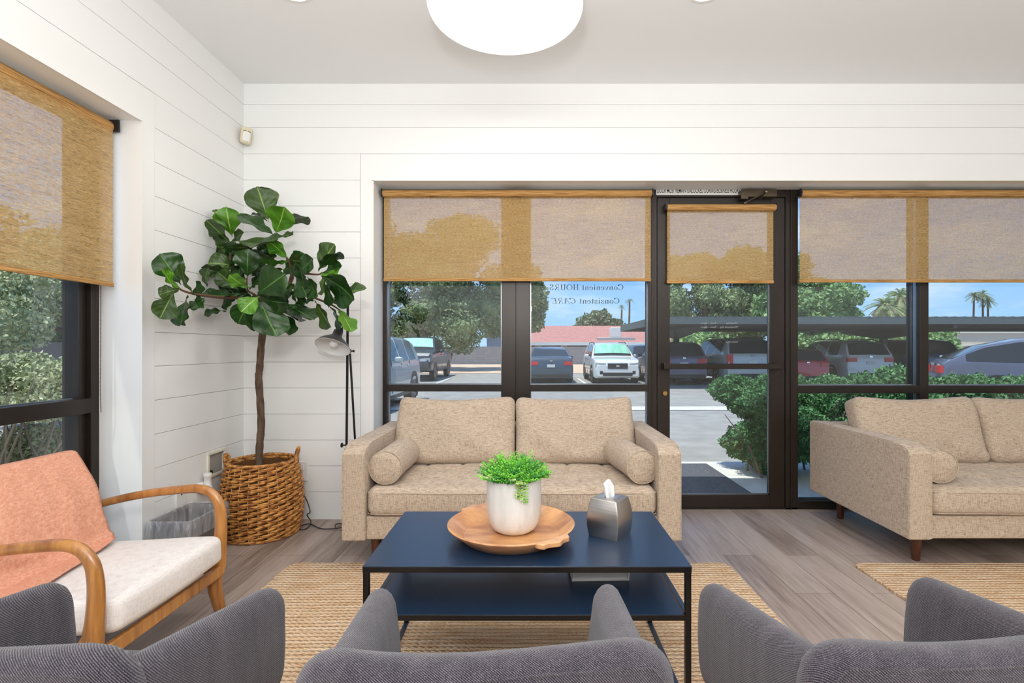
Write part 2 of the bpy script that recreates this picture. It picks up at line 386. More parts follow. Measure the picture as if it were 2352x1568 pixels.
    def build(s, name, mats, parent=None, smooth=True, ang=38, bevel=0, loc=None, seg=2):
        me = bpy.data.meshes.new(name)
        V = np.array(s.v, dtype=np.float32).reshape(-1); me.vertices.add(len(s.v)); me.vertices.foreach_set('co', V)
        ln = np.array([len(f) for f in s.f], dtype=np.int32); me.loops.add(int(ln.sum())); me.polygons.add(len(s.f))
        me.loops.foreach_set('vertex_index', np.fromiter((i for f in s.f for i in f), dtype=np.int32))
        st_ = np.zeros(len(ln), dtype=np.int32); st_[1:] = np.cumsum(ln)[:-1]; me.polygons.foreach_set('loop_start', st_)
        if not isinstance(mats, (list, tuple)): mats = [mats]
        for m in mats: me.materials.append(m)
        me.polygons.foreach_set('material_index', np.array(s.mi, dtype=np.int32))
        if s.uv is not None:
            u = me.uv_layers.new(name='UVMap'); vi = np.fromiter((i for f in s.f for i in f), dtype=np.int32)
            u.data.foreach_set('uv', np.array(s.uv, dtype=np.float32)[vi].reshape(-1))
        me.update(calc_edges=True); me.validate()
        if smooth:
            me.polygons.foreach_set('use_smooth', [True] * len(me.polygons))
            me.set_sharp_from_angle(angle=R(ang))
        else: me.polygons.foreach_set('use_smooth', [False] * len(me.polygons))
        o = bpy.data.objects.new(name, me); COL.objects.link(o)
        if parent: o.parent = parent
        if loc: o.location = loc
        if bevel:
            md = o.modifiers.new('bevel', 'BEVEL'); md.width = bevel; md.segments = seg; md.limit_method = 'ANGLE'; md.angle_limit = R(40)
        return o

def fixn(o):
    bm = bmesh.new(); bm.from_mesh(o.data); bmesh.ops.recalc_face_normals(bm, faces=bm.faces); bm.to_mesh(o.data); bm.free(); return o
def tag(o, label, cat, group=None, kind=None):
    o['label'] = label; o['category'] = cat
    if group: o['group'] = group
    if kind: o['kind'] = kind
    return o
def thing(name, label, cat, loc=(0, 0, 0), rz=0, group=None):
    o = bpy.data.objects.new(name, None); COL.objects.link(o); o.location = loc; o.rotation_euler = (0, 0, rz); o.empty_display_size = .1
    return tag(o, label, cat, group)
def struct(o): o['kind'] = 'structure'; return o
def copy_tree(o, parent=None):
    c = o.copy(); COL.objects.link(c); c.parent = parent
    for ch in list(o.children): copy_tree(ch, c)
    return c
def P(px, py, d): return Vector(((px - 1220) / F * d, d, CH - (py - 800) / F * d))
def catmull(pts, k=6, closed=False):
    pts = [Vector(p) for p in pts]; n = len(pts); out = []
    for i in range(n if closed else n - 1):
        g = lambda j: pts[j % n] if closed else pts[max(0, min(n - 1, j))]
        p0, p1, p2, p3 = g(i - 1), g(i), g(i + 1), g(i + 2)
        for j in range(k):
            t_ = j / k; out.append(.5 * ((2 * p1) + (p2 - p0) * t_ + (2 * p0 - 5 * p1 + 4 * p2 - p3) * t_ ** 2 + (3 * p1 - p0 - 3 * p2 + p3) * t_ ** 3))
    if not closed: out.append(pts[-1])
    return out

# ================================================================ the room
XL, YB, ZC = -1.852, 3.30, 2.806          # left wall, back wall, ceiling
XR, YF = 4.7, -3.1
GX, GY = -2.052, 3.50                      # frame planes of the two glazed walls
OPT = 2.183                                # top of the openings
OX0, OX1 = -1.016, 3.95                    # opening of the back wall
LY0, LY1 = .80, 2.433                      # opening of the left wall
ZL = [2.671, 2.522] + [2.353 - .1675 * i for i in range(14)]
def boards(mb, z0, z1, put):
    zs = [z0] + sorted(z for z in ZL if z0 + .01 < z < z1 - .01) + [z1]
    for a, c in zip(zs[:-1], zs[1:]): put(a + (.0010 if a > z0 else 0), c - (.0010 if c < z1 else 0))
TH = .012
# back wall
mb = MB()
mb.box(XL - .5, -1.10, YB + TH, YB + .45, 0, ZC); mb.box(-1.10, OX0 - .021, YB + TH, YB + .45, 0, ZC)
mb.box(OX0, OX1, YB + TH, YB + .45, OPT + .10, ZC); mb.box(OX1 + .021, XR + .3, YB + TH, YB + .45, 0, ZC)
boards(mb, 0, ZC, lambda a, c: mb.box(XL, -1.102, YB, YB + TH, a, c))
boards(mb, 2.353, ZC, lambda a, c: mb.box(-1.102, XR, YB, YB + TH, a + (.0016 if abs(a - 2.353) < 1e-6 else 0), c))
boards(mb, 0, 2.353, lambda a, c: mb.box(OX1 + .086, XR, YB, YB + TH, a, c))
struct(mb.build('wall_back', WALL))
mb = MB()      # flat casing round the opening and its painted lining
mb.box(-1.0995, OX0, YB - .001, YB + TH, 0, 2.3515); mb.box(OX0, OX1, YB - .001, YB + TH, OPT, 2.3515); mb.box(OX1, OX1 + .084, YB - .001, YB + TH, 0, 2.3515)
mb.box(OX0, OX1, YB + TH, GY - .008, OPT, OPT + .06); mb.box(OX0 - .02, OX0, YB + TH, GY + .02, 0, OPT + .01); mb.box(OX1, OX1 + .02, YB + TH, GY + .02, 0, OPT + .01)
mb.box(OX0 - .006, OX1 + .006, YB - .005, YB - .001, OPT - .004, OPT + .004); mb.box(OX0 - .006, OX0 + .002, YB - .005, YB - .001, 0, OPT)
struct(mb.build('trim_1', TRIMM))
# left wall
mb = MB()
mb.box(XL - .35, XL - TH, LY1 + .021, YB + TH, 0, ZC); mb.box(XL - .35, XL - TH, LY0, LY1, OPT + .10, ZC); mb.box(XL - .35, XL - TH, YF, LY0 - .021, 0, ZC)
boards(mb, 2.353, ZC, lambda a, c: mb.box(XL - TH, XL, YF, YB, a + (.0016 if abs(a - 2.353) < 1e-6 else 0), c))
boards(mb, 0, 2.353, lambda a, c: mb.box(XL - TH, XL, 2.519, YB, a, c) if not (a < .43 < c) else (mb.box(XL - TH, XL, 2.519, 2.925, a, c), mb.box(XL - TH, XL, 3.085, YB, a, c), mb.box(XL - TH, XL, 2.925, 3.085, a, .36), mb.box(XL - TH, XL, 2.925, 3.085, .495, c) if c > .495 else None))
boards(mb, 0, 2.353, lambda a, c: mb.box(XL - TH, XL, YF, LY0 - .086, a, c))
struct(mb.build('wall_left', WALL))
mb = MB()
mb.box(XL - TH, XL + .001, LY1, 2.517, 0, 2.3515); mb.box(XL - TH, XL + .001, LY0, LY1, OPT, 2.3515); mb.box(XL - TH, XL + .001, LY0 - .084, LY0, 0, 2.3515)
mb.box(GX + .008, XL - TH, LY0, LY1, OPT, OPT + .06); mb.box(GX - .02, XL - TH, LY1, LY1 + .02, 0, OPT + .01); mb.box(GX - .02, XL - TH, LY0 - .02, LY0, 0, OPT + .01)
mb.box(XL + .001, XL + .005, LY1 - .002, LY1 + .006, 0, OPT); mb.box(XL + .001, XL + .005, LY0, LY1, OPT - .004, OPT + .004)
struct(mb.build('trim_2', TRIMM))
mb = MB(); mb.box(XR, XR + .2, YF, YB + .3, 0, ZC); struct(mb.build('wall_right', WALL))
mb = MB(); mb.box(XL - .35, XR + .2, YF - .2, YF, 0, ZC); struct(mb.build('wall_front', WALL))
mb = MB(); mb.box(XL - .5, XR + .3, YF - .2, YB + .45, ZC, ZC + .2); struct(mb.build('ceiling', CEILM))
mb = MB(); mb.box(XL - .25, XR + .2, YF - .1, GY + .1, -.12, 0); struct(mb.build('floor', FLOORM))
# roof slab and eave outside, so that the facade has its own shade
mb = MB(); mb.box(XL - .40, XR + 2, YF - .2, YB + .45, ZC + .2, ZC + .25); mb.box(OX0 - .5, OX1 + .5, GY + .12, YB + .45, OPT + .07, ZC + .2); struct(mb.build('trim_3', mk('stucco', (.55, .47, .38), .9)))

# ---------------------------------------------------------------- glazing
def X_(px): return (px - 1220) / F * GY
RZ0, RZ1 = .806, .852                       # horizontal rail
def frame_member(mb, x0, x1, z0, z1, d=.10, y=GY): mb.box(x0, x1, y, y + d, z0, z1)
FT = OPT + .10
mb = MB()                                   # window 2: two panes left of the door
XA = [OX0, X_(888), X_(1152), X_(1218), X_(1489), X_(1497)]
frame_member(mb, XA[0], XA[1], 0, FT); frame_member(mb, XA[2], XA[2] + .095, 0, FT); frame_member(mb, XA[2] + .099, XA[3], 0, FT); frame_member(mb, XA[4], XA[5], 0, FT)
mb.box(XA[2] + .09, XA[2] + .105, GY + .012, GY + .09, 0, FT)
for a, c in ((XA[1], XA[2]), (XA[3], XA[4])):
    frame_member(mb, a, c, 0, .055); frame_member(mb, a, c, RZ0, RZ1); frame_member(mb, a, c, OPT - .03, FT)
w2 = thing('window_2', 'x', 'x'); del w2['label'], w2['category']; struct(w2)
mb.build('window_frame', BRONZE, w2, bevel=.0015)
for a, c in ((XA[1], XA[2]), (XA[3], XA[4])):
    for z0, z1 in ((.055, RZ0), (RZ1, OPT - .03)):
        g = MB(); g.box(a - .005, c + .005, GY + .055, GY + .061, z0 - .005, z1 + .005); g.build('glass_pane', GLASS, w2, smooth=False)
mb = MB()                                   # bright inner glazing beads
for a, c in ((XA[1], XA[2]), (XA[3], XA[4])):
    for z in (.055, RZ1): mb.box(a, c, GY + .038, GY + .055, z, z + .006)
    mb.box(a, a + .006, GY + .03, GY + .055, .06, OPT - .03); mb.box(c - .006, c, GY + .03, GY + .055, .06, OPT - .03)
mb.build('glazing_bead', mk('bead_metal', (.25, .27, .30), .25, .9), w2)
# window 3: right of the door
XBs = [X_(1833), X_(2113), X_(2133), X_(2133) + .83, X_(2133) + .89, OX1 - .03]
w3 = thing('window_3', 'x', 'x'); del w3['label'], w3['category']; struct(w3)
mb = MB()
frame_member(mb, X_(1833) - .006, X_(1833), 0, FT); frame_member(mb, XBs[1], XBs[2], 0, FT, .13); frame_member(mb, XBs[3], XBs[4], 0, FT); frame_member(mb, OX1 - .03, OX1, 0, FT)
pan = ((XBs[0], XBs[1]), (XBs[2], XBs[3]), (XBs[4], XBs[5]))
for a, c in pan:
    frame_member(mb, a, c, 0, .055); frame_member(mb, a, c, RZ0 - .012, RZ1 - .006); frame_member(mb, a, c, OPT - .03, FT)
mb.build('window_frame', BRONZE, w3, bevel=.0015)
mb = MB()
for a, c in pan:
    for z in (.055, RZ1 - .006): mb.box(a, c, GY + .038, GY + .055, z, z + .006)
    mb.box(c - .006, c, GY + .03, GY + .055, .06, OPT - .03)
mb.build('glazing_bead', MATS['bead_metal'], w3)
for a, c in pan:
    for z0, z1 in ((.055, RZ0 - .012), (RZ1 - .006, OPT - .03)):
        g = MB(); g.box(a - .005, c + .005, GY + .055, GY + .061, z0 - .005, z1 + .005); g.build('glass_pane', GLASS, w3, smooth=False)
# window 1: left wall
w1_ = thing('window_1', 'x', 'x'); del w1_['label'], w1_['category']; struct(w1_)
mb = MB()
def fm(y0, y1, z0, z1, d=.10): mb.box(GX - d, GX, y0, y1, z0, z1)
fm(LY1 - .045, LY1, 0, FT); fm(LY0, LY0 + .045, 0, FT); fm(1.40, 1.46, 0, FT)
mb.box(GX - .10, GX - .022, LY1 - .085, LY1 - .045, 0, FT)
for a, c in ((LY0 + .045, 1.40), (1.46, LY1 - .045)):
    fm(a, c, 0, .055); fm(a, c, .80, .868); fm(a, c, OPT - .03, FT)
mb.build('window_frame', BRONZE, w1_, bevel=.0015)
mb = MB(); mb.box(GX - .06, GX - .028, LY1 - .05, LY1 - .044, .06, OPT - .03); mb.box(GX - .055, GX - .038, 1.46, LY1 - .05, .868, .874); mb.build('glazing_bead', MATS['bead_metal'], w1_)
for a, c in ((LY0 + .045, 1.40), (1.46, LY1 - .085)):
    for z0, z1 in ((.055, .80), (.868, OPT - .03)):
        g = MB(); g.box(GX - .061, GX - .055, a - .005, c + .005, z0 - .005, z1 + .005); g.build('glass_pane', GLASS, w1_, smooth=False)
# door
d1 = thing('door_1', 'x', 'x'); del d1['label'], d1['category']; struct(d1)
DL, DR = X_(1510), X_(1803)
mb = MB()
frame_member(mb, X_(1497), DL - .004, 0, FT, .12); frame_member(mb, DR + .004, X_(1833) - .006, 0, FT, .12); frame_member(mb, DL - .004, DR + .004, 2.135, FT, .12)
mb.box(DR + .035, DR + .045, GY - .008, GY, 0, OPT)
mb.build('door_frame', BRONZE, d1, bevel=.0015)
mb = MB(); GL, GR, GB, GT = X_(1539), X_(1769), .098, 2.04
y0, y1 = GY + .004, GY + .05
mb.box(DL, GL, y0, y1, .012, 2.13); mb.box(GR, DR, y0, y1, .012, 2.13); mb.box(GL, GR, y0, y1, .012, GB); mb.box(GL, GR, y0, y1, GT, 2.13)
mb.build('door_leaf', BRONZE, d1, bevel=.0015)
mb = MB(); mb.box(GL, GR, y0 + .012, y0 + .02, GB, GB + .007); mb.box(GR - .007, GR, y0 + .012, y0 + .02, GB, GT); mb.build('glazing_bead', MATS['bead_metal'], d1)
g = MB(); g.box(GL - .005, GR + .005, y0 + .02, y0 + .026, GB - .005, GT + .005); g.build('glass_pane', GLASS, d1, smooth=False)
zb = CH - (841 - 800) / F * 3.45
mb = MB(); xl, xr = (1524 - 1220) / F * 3.44, (1796 - 1220) / F * 3.44
mb.bar((xl, 3.44, zb), (xr, 3.44, zb), .022, .036); mb.box(xl, xl + .03, 3.43, GY + .004, zb - .022, zb + .022); mb.box(xr - .03, xr, 3.43, GY + .004, zb - .022, zb + .022)
mb.build('push_bar', BRONZE, d1, bevel=.003)
mb = MB(); c = P(1527, 903, GY); c.y = GY + .004
mb.cyl(c, c - Vector((0, .012, 0)), .017, .015, 20); mb.cyl(c - Vector((0, .012, 0)), c - Vector((0, .018, 0)), .009, n=12); mb.bar(c - Vector((0, .016, .012)), c - Vector((0, .016, -.004)), .006, .004)
mb.build('lock_cylinder', BRASS, d1)
mb = MB()      # closer on the header with its folding arm
yc = GY - .035
q0, q1 = P(1700, 449, yc), P(1782, 440, yc)
mb.box((1700 - 1220) / F * yc, (1716 - 1220) / F * yc, yc - .02, GY, 2.105, 2.168); mb.box((1716 - 1220) / F * yc, (1782 - 1220) / F * yc, yc - .018, GY, 2.122, 2.172)
mb.bar(P(1760, 441, yc - .03), P(1712, 465, yc - .04), .012, .008); mb.bar(P(1758, 441, yc - .03), P(1745, 457, yc - .05), .02, .004)
mb.cyl(P(1760, 440, yc - .015), P(1760, 440, yc - .04), .009)
mb.bar(P(1712, 466, yc - .04), P(1712, 466, GY), .02, .01)
fixn(mb.build('door_closer', mk('closer_metal', (.10, .075, .05), .3, .8), d1, bevel=.002))
mb = MB(); mb.box(GL, X_(1835), GY - .0, GY + .12, 0, .012); 
mb.box(X_(1500), GL, GY, GY + .12, 0, .012); mb.build('threshold', BRONZE, d1)

def mkletters(name, txt, size, mat, loc, rot, parent=None, mirror=False, offset=0, shear=0, extrude=.0004, width=None, align='LEFT'):
    cu = bpy.data.curves.new(name, 'FONT'); cu.body = txt; cu.size = size; cu.extrude = extrude; cu.offset = offset; cu.shear = shear; cu.align_x = align; cu.resolution_u = 4
    o = bpy.data.objects.new(name, cu); COL.objects.link(o)
    dg = bpy.context.evaluated_depsgraph_get(); me = bpy.data.meshes.new_from_object(o.evaluated_get(dg)); bpy.data.objects.remove(o)
    me.name = name; xs = [v.co.x for v in me.vertices]; w = max(xs) - min(xs)
    k = (width / w) if width else 1
    for v in me.vertices:
        v.co.x *= k
        if mirror: v.co.x = -v.co.x
    if mirror: me.flip_normals()
    me.materials.clear(); me.materials.append(mat)
    n = bpy.data.objects.new(name, me); COL.objects.link(n); n.location = loc; n.rotation_euler = rot
    if parent: n.parent = parent
    return n
# strip sign on the header, its top half tucked behind the soffit
sg = thing('door_sign', 'white strip sign with black capitals on the header above the glass door', 'sign', (X_(1507), GY - .0005, 2.148))
mb = MB(); mb.box(0, X_(1701) - X_(1507), -.002, 0, 0, .062); mb.build('panel', WHITEP, sg)
mkletters('lettering', 'DOOR MUST REMAIN UNLOCKED DURING BUSINESS HOURS', .052, BLACKP, (.006, -.0025, .014), (PI / 2, 0, 0), sg, width=X_(1701) - X_(1507) - .014, offset=.0002)
# hours lettering on the door glass, read from outside
GREYL = mk('grey_vinyl', (.45, .45, .46), .6)
yg = y0 + .028
def doorline(txt, pxr, py, wpx, h):
    z = CH - (py - 800) / F * yg
    return mkletters('hours_lettering', txt, h, GREYL, ((pxr - 1220) / F * yg, yg, z), (PI / 2, 0, 0), d1, mirror=True, width=wpx / F * yg)
doorline('Weekday', 1694, 744, 26, .020); doorline('7am - 8pm', 1646, 744, 36, .020)
doorline('Weekend day', 1695, 753, 42, .020); doorline('7am - 8pm', 1646, 753, 36, .020)
doorline('Saturday', 1695, 787, 27, .018)
# window lettering, cut in a high-contrast serif: broad-nib strokes, thick upright, thin level
GLY = {
 'C': (.80, [[(.70, .72, 0), (.62, .90, 0), (.42, .98, 0), (.16, .80, 0), (.08, .50, 0), (.16, .20, 0), (.42, .02, 0), (.62, .10, 0), (.72, .28, 0)], [(.70, .72), (.70, .98)]]),
 'o': (.56, 'O.25.60'), 'e': (.52, [[(.08, .33), (.44, .34), (.42, .50, 0), (.28, .62, 0), (.12, .52, 0), (.07, .31, 0), (.12, .10, 0), (.30, .02, 0), (.46, .14, 0)]]),
 'n': (.62, [[(.14, 0), (.14, .62)], [(.14, .48, 0), (.28, .62, 0), (.42, .58, 0), (.46, .44, 0), (.46, 0)], [(.03, .61), (.14, .61)], [(.04, .01), (.24, .01)], [(.36, .01), (.56, .01)]]),
 'v': (.54, [[(.07, .61), (.27, .01)], [(.27, .01), (.46, .61)], [(.0, .61), (.18, .61)], [(.36, .61), (.54, .61)]]),
 'i': (.32, [[(.15, 0), (.15, .62)], [(.15, .82), (.15, .94)], [(.04, .61), (.15, .61)], [(.04, .01), (.26, .01)]]),
 't': (.36, [[(.15, .84), (.15, .12), (.20, .03, 0), (.33, .06, 0)], [(.02, .61), (.32, .61)]]),
 's': (.46, [[(.37, .48), (.34, .60, 0), (.20, .62, 0), (.08, .50, 0), (.16, .38, 0), (.32, .28, 0), (.39, .14, 0), (.24, .02, 0), (.10, .04, 0), (.07, .18, 0)]]),
 'H': (.88, [[(.18, 0), (.18, .98)], [(.66, 0), (.66, .98)], [(.18, .5), (.66, .5)], [(.06, .97), (.30, .97)], [(.06, .01), (.30, .01)], [(.54, .97), (.78, .97)], [(.54, .01), (.78, .01)]]),
 'O': (.86, 'O.38.98'), 'U': (.82, [[(.18, .98), (.18, .30, 0), (.24, .08, 0), (.42, .01, 0), (.60, .10, 0), (.64, .30, 0), (.64, .98)], [(.06, .97), (.30, .97)], [(.54, .97), (.74, .97)]]),
 'R': (.82, [[(.18, 0), (.18, .98)], [(.18, .96), (.46, .94, 0), (.60, .74, 0), (.46, .54, 0), (.18, .50)], [(.38, .50), (.68, .0)], [(.06, .97), (.18, .97)], [(.06, .01), (.30, .01)]]),
 'S': (.62, [[(.50, .74), (.46, .92, 0), (.28, .98, 0), (.10, .82, 0), (.18, .60, 0), (.42, .44, 0), (.53, .24, 0), (.34, .02, 0), (.14, .06, 0), (.08, .28, 0)]]),
 'A': (.80, [[(.08, .0), (.38, .98)], [(.38, .98), (.68, .0)], [(.20, .34), (.56, .34)], [(0, .01), (.18, .01)], [(.56, .01), (.80, .01)]]),
 'E': (.72, [[(.18, 0), (.18, .98)], [(.18, .97), (.62, .97), (.62, .80)], [(.18, .5), (.46, .5)], [(.18, .01), (.64, .01), (.64, .20)], [(.06, .01), (.18, .01)], [(.06, .97), (.18, .97)]]),
}
def serif_word(mb, txt, x, z, h, y, slant=0, thick=.125, thin=.035):
    """writes mirrored: the text runs towards -x"""
    for ch in txt:
        if ch == ' ': x -= .36 * h; continue
        wd, st = GLY[ch]
        if isinstance(st, str):
            a, hh = float(st[1:4]), float(st[4:]); cx = wd / 2 - .02
            st = [[(cx + (a if a > .3 else .21) * math.sin(t), hh / 2 + hh / 2 * math.cos(t)) for t in [2 * PI * i / 20 for i in range(21)]]]
        for pl in st:
            smooth_ = len(pl) > 2 and any(len(p) > 2 for p in pl)
            pts = [Vector((p[0], p[1], 0)) for p in pl]
            if smooth_: pts = catmull(pts, 4)
            L = []; Rr = []
            for i, p in enumerate(pts):
                d = (pts[min(i + 1, len(pts) - 1)] - pts[max(i - 1, 0)]).normalized(); nrm = Vector((-d.y, d.x, 0))
                up = abs(d.y) ** 1.5
                if ch in 'AvR' and len(pl) == 2 and abs(d.y) > .3: up = 1.0 if d.x * d.y < 0 else .15
                w = (thin + (thick - thin) * up) / 2
                L.append(p + nrm * w); Rr.append(p - nrm * w)
            k = len(pts); vs = [(x - (q.x + q.y * slant) * h, y, z + q.y * h) for q in L + Rr]
            mb.add(vs, [(i, i + 1, k + i + 1, k + i) for i in range(k - 1)])
        x -= (wd + .06) * h
    return x
def wordlen(txt): return sum(.36 if c == ' ' else GLY[c][0] + .06 for c in txt)
yw = GY + .062
for nm, segs, pl, pr, pb, capx in (('Convenient HOURS', (('Convenient HOURS', 0),), 1261, 1432, 666, 13), ('Consistent CARE', (('Consistent ', 0), ('CARE', .22)), 1268, 1423, 697, 13)):
    mb = MB(); z = CH - (pb - 800) / F * yw; xs_, xe_ = (pr - 1220) / F * yw, (pl - 1220) / F * yw
    tot = sum(wordlen(s_[0]) for s_ in segs); h = capx / F * yw; kx = (xs_ - xe_) / (tot * h)
    x = 0
    for s_, sl in segs: x = serif_word(mb, s_, x, 0, h, 0, sl)
    mb.v = [(a * kx, b_, c_) for a, b_, c_ in mb.v]
    o = mb.build('window_lettering', mk('dark_vinyl', (.05, .07, .10), .6), w2, smooth=False, loc=(xs_, yw, z))

# ---------------------------------------------------------------- roller blinds
def blind(label, x0, x1, ztop, zbot, y, r, loc, rz, chain=None, ov=0):
    """roller along local x; fabric hangs in the plane y=0"""
    t_ = thing('roller_blind', label, 'blind', loc, rz, 'woven roller blinds')
    mb = MB(); mb.tube([(x0 - ov, 0, ztop - r), (x1 + ov, 0, ztop - r)], r, 20); fixn(mb.build('roller', BLINDO, t_))
    mb = MB(); yk = r * .8
    mb.box(x0, x1, yk - .0008, yk + .0008, zbot + .02, ztop - r); mb.build('fabric', BLIND, t_, smooth=False)
    mb = MB(); mb.slab(x1 - x0 + .006, .021, .010, .004, .004, 2, fn=lambda v: Vector((v.x + (x0 + x1) / 2, v.z + yk, v.y + zbot + .0105))); fixn(mb.build('bottom_bar', BLINDO, t_))
    for xx, sgn in ((x0 - ov, -1), (x1 + ov, 1)):
        mb = MB(); mb.cyl((xx, 0, ztop - r), (xx + sgn * .008, 0, ztop - r), r * 1.0, n=16); mb.box(min(xx + sgn * .004, xx + sgn * .012), max(xx + sgn * .004, xx + sgn * .012), -r * .8, r * 1.6, ztop - r * 1.7, ztop + .006)
        fixn(mb.build('bracket', BLACKP, t_))
    if chain:
        for k_, (pts, nm) in enumerate(chain):
            mb = MB(); pts = catmull(pts, 12); L = 0; nxt = 0
            mb.tube(pts, .0008, 5)
            for a, c in zip(pts[:-1], pts[1:]):
                sl = (c - a).length
                while nxt < L + sl:
                    p = a.lerp(c, (nxt - L) / sl); mb.lathe([(0, -.0022), (.0017, -.0014), (.0023, 0), (.0017, .0014), (0, .0022)], 6, p); nxt += .0062
                L += sl
            mb.build('bead_chain', mk('chain_brown', (.05, .015, .02), .4) if 'chain_brown' not in MATS else MATS['chain_brown'], t_)
    return t_
yb = 3.42
bx = lambda px: (px - 1220) / F * yb
blind('wide woven tan roller blind over the two-pane window behind the sofa, left of the door', bx(880), bx(1496), 2.155 + .002, CH + 155 / F * yb, 0, .0225, (0, yb, 0), 0,
      chain=[([(bx(1500), -.005, 2.12), (bx(1502), -.005, 1.6), (bx(1499), -.005, 1.2), (bx(1503), -.005, .95)], 'a')])
yd = 3.455; dx_ = lambda px: (px - 1220) / F * yd
blind('short narrow woven tan roller blind mounted on the glass door', dx_(1534), dx_(1779), CH + 331 / F * yd, CH + 150 / F * yd, 0, .022, (0, yd, 0), 0, ov=.006,
      chain=[([(dx_(1789), -.005, 2.03), (dx_(1791), -.005, 1.5), (dx_(1789), -.005, 1.1), (dx_(1784), -.005, .93), (dx_(1778), -.005, .95)], 'a')])
blind('wide woven tan roller blind over the window right of the door', bx(1840), 3.62, 2.155 + .002, CH + 152 / F * yb, 0, .0225, (0, yb, 0), 0)
XB_ = -1.985
lb = blind('woven tan roller blind hanging in the left wall window', -2.40, -.85, 2.168, 1.388, 0, .030, (XB_, 0, 0), -PI / 2,
      chain=[([(-2.375, -.028, 2.13), (-2.375, -.028, 1.7), (-2.378, -.028, 1.42), (-2.372, -.028, 1.28)], 'a'),
             ([(-2.395, -.03, 2.13), (-2.397, -.03, 1.6), (-2.396, -.03, 1.1), (-2.394, -.03, .92), (-2.403, -.034, .80)], 'b')])

# ---------------------------------------------------------------- ceiling lights
EMW = mk('lit_diffuser', (.9, .9, .9), .6, emit=(1, .98, .95), estr=2.2)
dl = thing('drum_ceiling_light', 'large round white drum light glowing on the ceiling', 'ceiling light', (-.115, 2.29, ZC))
mb = MB(); mb.lathe([(.344, -.004), (.346, -.19), (.342, -.2), (.338, -.2)], 72); fixn(mb.build('shade', mk('shade_white', (.9, .9, .88), .6, emit=(1, .98, .95), estr=.35), dl))
mb = MB(); mb.lathe([(.339, -.198), (.25, -.2), (.001, -.2)], 72); mb.build('diffuser', EMW, dl)
mb = MB(); mb.lathe([(.001, -.03), (.08, -.03), (.08, 0)], 32); mb.build('canopy', WHITEP, dl)
area('drum_glow', (-.115, 2.29, ZC - .205), (0, 0, -1), .5, .5, 5, (1, .98, .96))
for k_, (X0, lab) in enumerate(((-1.135, 'recessed round downlight in the ceiling left of the drum light'), (.835, 'recessed round downlight in the ceiling right of the drum light'))):
    t_ = thing('downlight', lab, 'ceiling light', (X0, 2.442, ZC), 0, 'recessed ceiling downlights')
    mb = MB(); mb.lathe([(.085, -.001), (.083, -.005), (.068, -.006), (.062, -.001)], 40); fixn(mb.build('trim_ring', WHITEP, t_))
    mb = MB(); mb.lathe([(.064, -.003), (.001, -.003)], 40); mb.build('lens', mk('lens_glow', (.9, .9, .9), .5, emit=(1, .97, .92), estr=7) if 'lens_glow' not in MATS else MATS['lens_glow'], t_)
    l = bpy.data.lights.new('downlight_glow', 'SPOT'); l.energy = 12; l.spot_size = R(115); l.spot_blend = .9; l.shadow_soft_size = .05; l.color = (1, .96, .9)
    o = bpy.data.objects.new('downlight_glow', l); COL.objects.link(o); o.location = (X0, 2.442, ZC - .02)

# ---------------------------------------------------------------- wall fittings
t_ = thing('motion_sensor', 'small cream motion sensor mounted in the corner below the ceiling', 'sensor', P(564, 313, 3.26))
Mq = Matrix.Rotation(R(38), 4, 'Z') @ Matrix.Rotation(R(6), 4, 'Y')
mb = MB(); mb.slab(.062, .105, .040, .014, .012, 3, fn=lambda v: Mq @ Vector((v.x, v.z - .012, v.y))); fixn(mb.build('housing', CREAMP, t_))
mb = MB(); mb.slab(.042, .062, .012, .010, .005, 3, fn=lambda v: Mq @ Vector((v.x, v.z - .034, v.y - .012))); fixn(mb.build('lens', WHITEP, t_))
mb = MB(); mb.add([Mq @ Vector(p) for p in ((-.021, -.0405, .020), (-.005, -.0405, .026), (-.005, -.0405, .022), (-.021, -.0405, .017), (.021, -.0405, .020), (.005, -.0405, .026), (.005, -.0405, .022), (.021, -.0405, .017))], [(0, 1, 2, 3), (4, 5, 6, 7)]); mb.build('emblem', BLACKP, t_, smooth=False)
t_ = thing('wall_recess_box', 'cream framed recessed cable box in the left wall behind the basket', 'wall box', (XL, 3.005, .43))
mb = MB(); fy, fz = .088, .075
for a in (((-fy, fy), (fz - .018, fz)), ((-fy, fy), (-fz, -fz + .018)), ((-fy, -fy + .018), (-fz + .018, fz - .018)), ((fy - .018, fy), (-fz + .018, fz - .018))):
    mb.box(0, .012, a[0][0], a[0][1], a[1][0], a[1][1])
mb.build('cover_frame', mk('ivory_plastic', (.80, .76, .64), .4), t_, bevel=.002)
mb = MB(); mb.box(-.0115, -.0105, -.078, .078, -.066, .066); mb.build('back_box', mk('grey_box', (.42, .40, .36), .6), t_)
mb = MB(); mb.box(-.0104, .004, -.068, -.03, -.056, -.034); mb.build('valve', mk('dark_olive', (.05, .04, .02), .4, .4), t_, bevel=.004)
t_ = thing('air_freshener', 'white plug-in air freshener with amber bottle on the left wall', 'air freshener', (XL + .045, 2.86, .325))
mb = MB(); mb.lathe([(.0, .078), (.020, .078), (.022, .07), (.022, .062), (.019, .058), (.019, .02), (.024, .0), (.024, -.01), (0, -.01)], 20); fixn(mb.build('housing', WHITEP, t_))
mb = MB(); mb.lathe([(0, -.03), (.012, -.028), (.02, -.018), (.021, -.008), (0, -.008)], 20); fixn(mb.build('oil_bottle', mk('amber_oil', (.45, .33, .02), .15), t_))
mb = MB(); mb.slab(.05, .06, .03, .01, .006, 3, fn=lambda v: Vector((v.z - .03, v.x, v.y + .0))); fixn(mb.build('plug_base', WHITEP, t_))
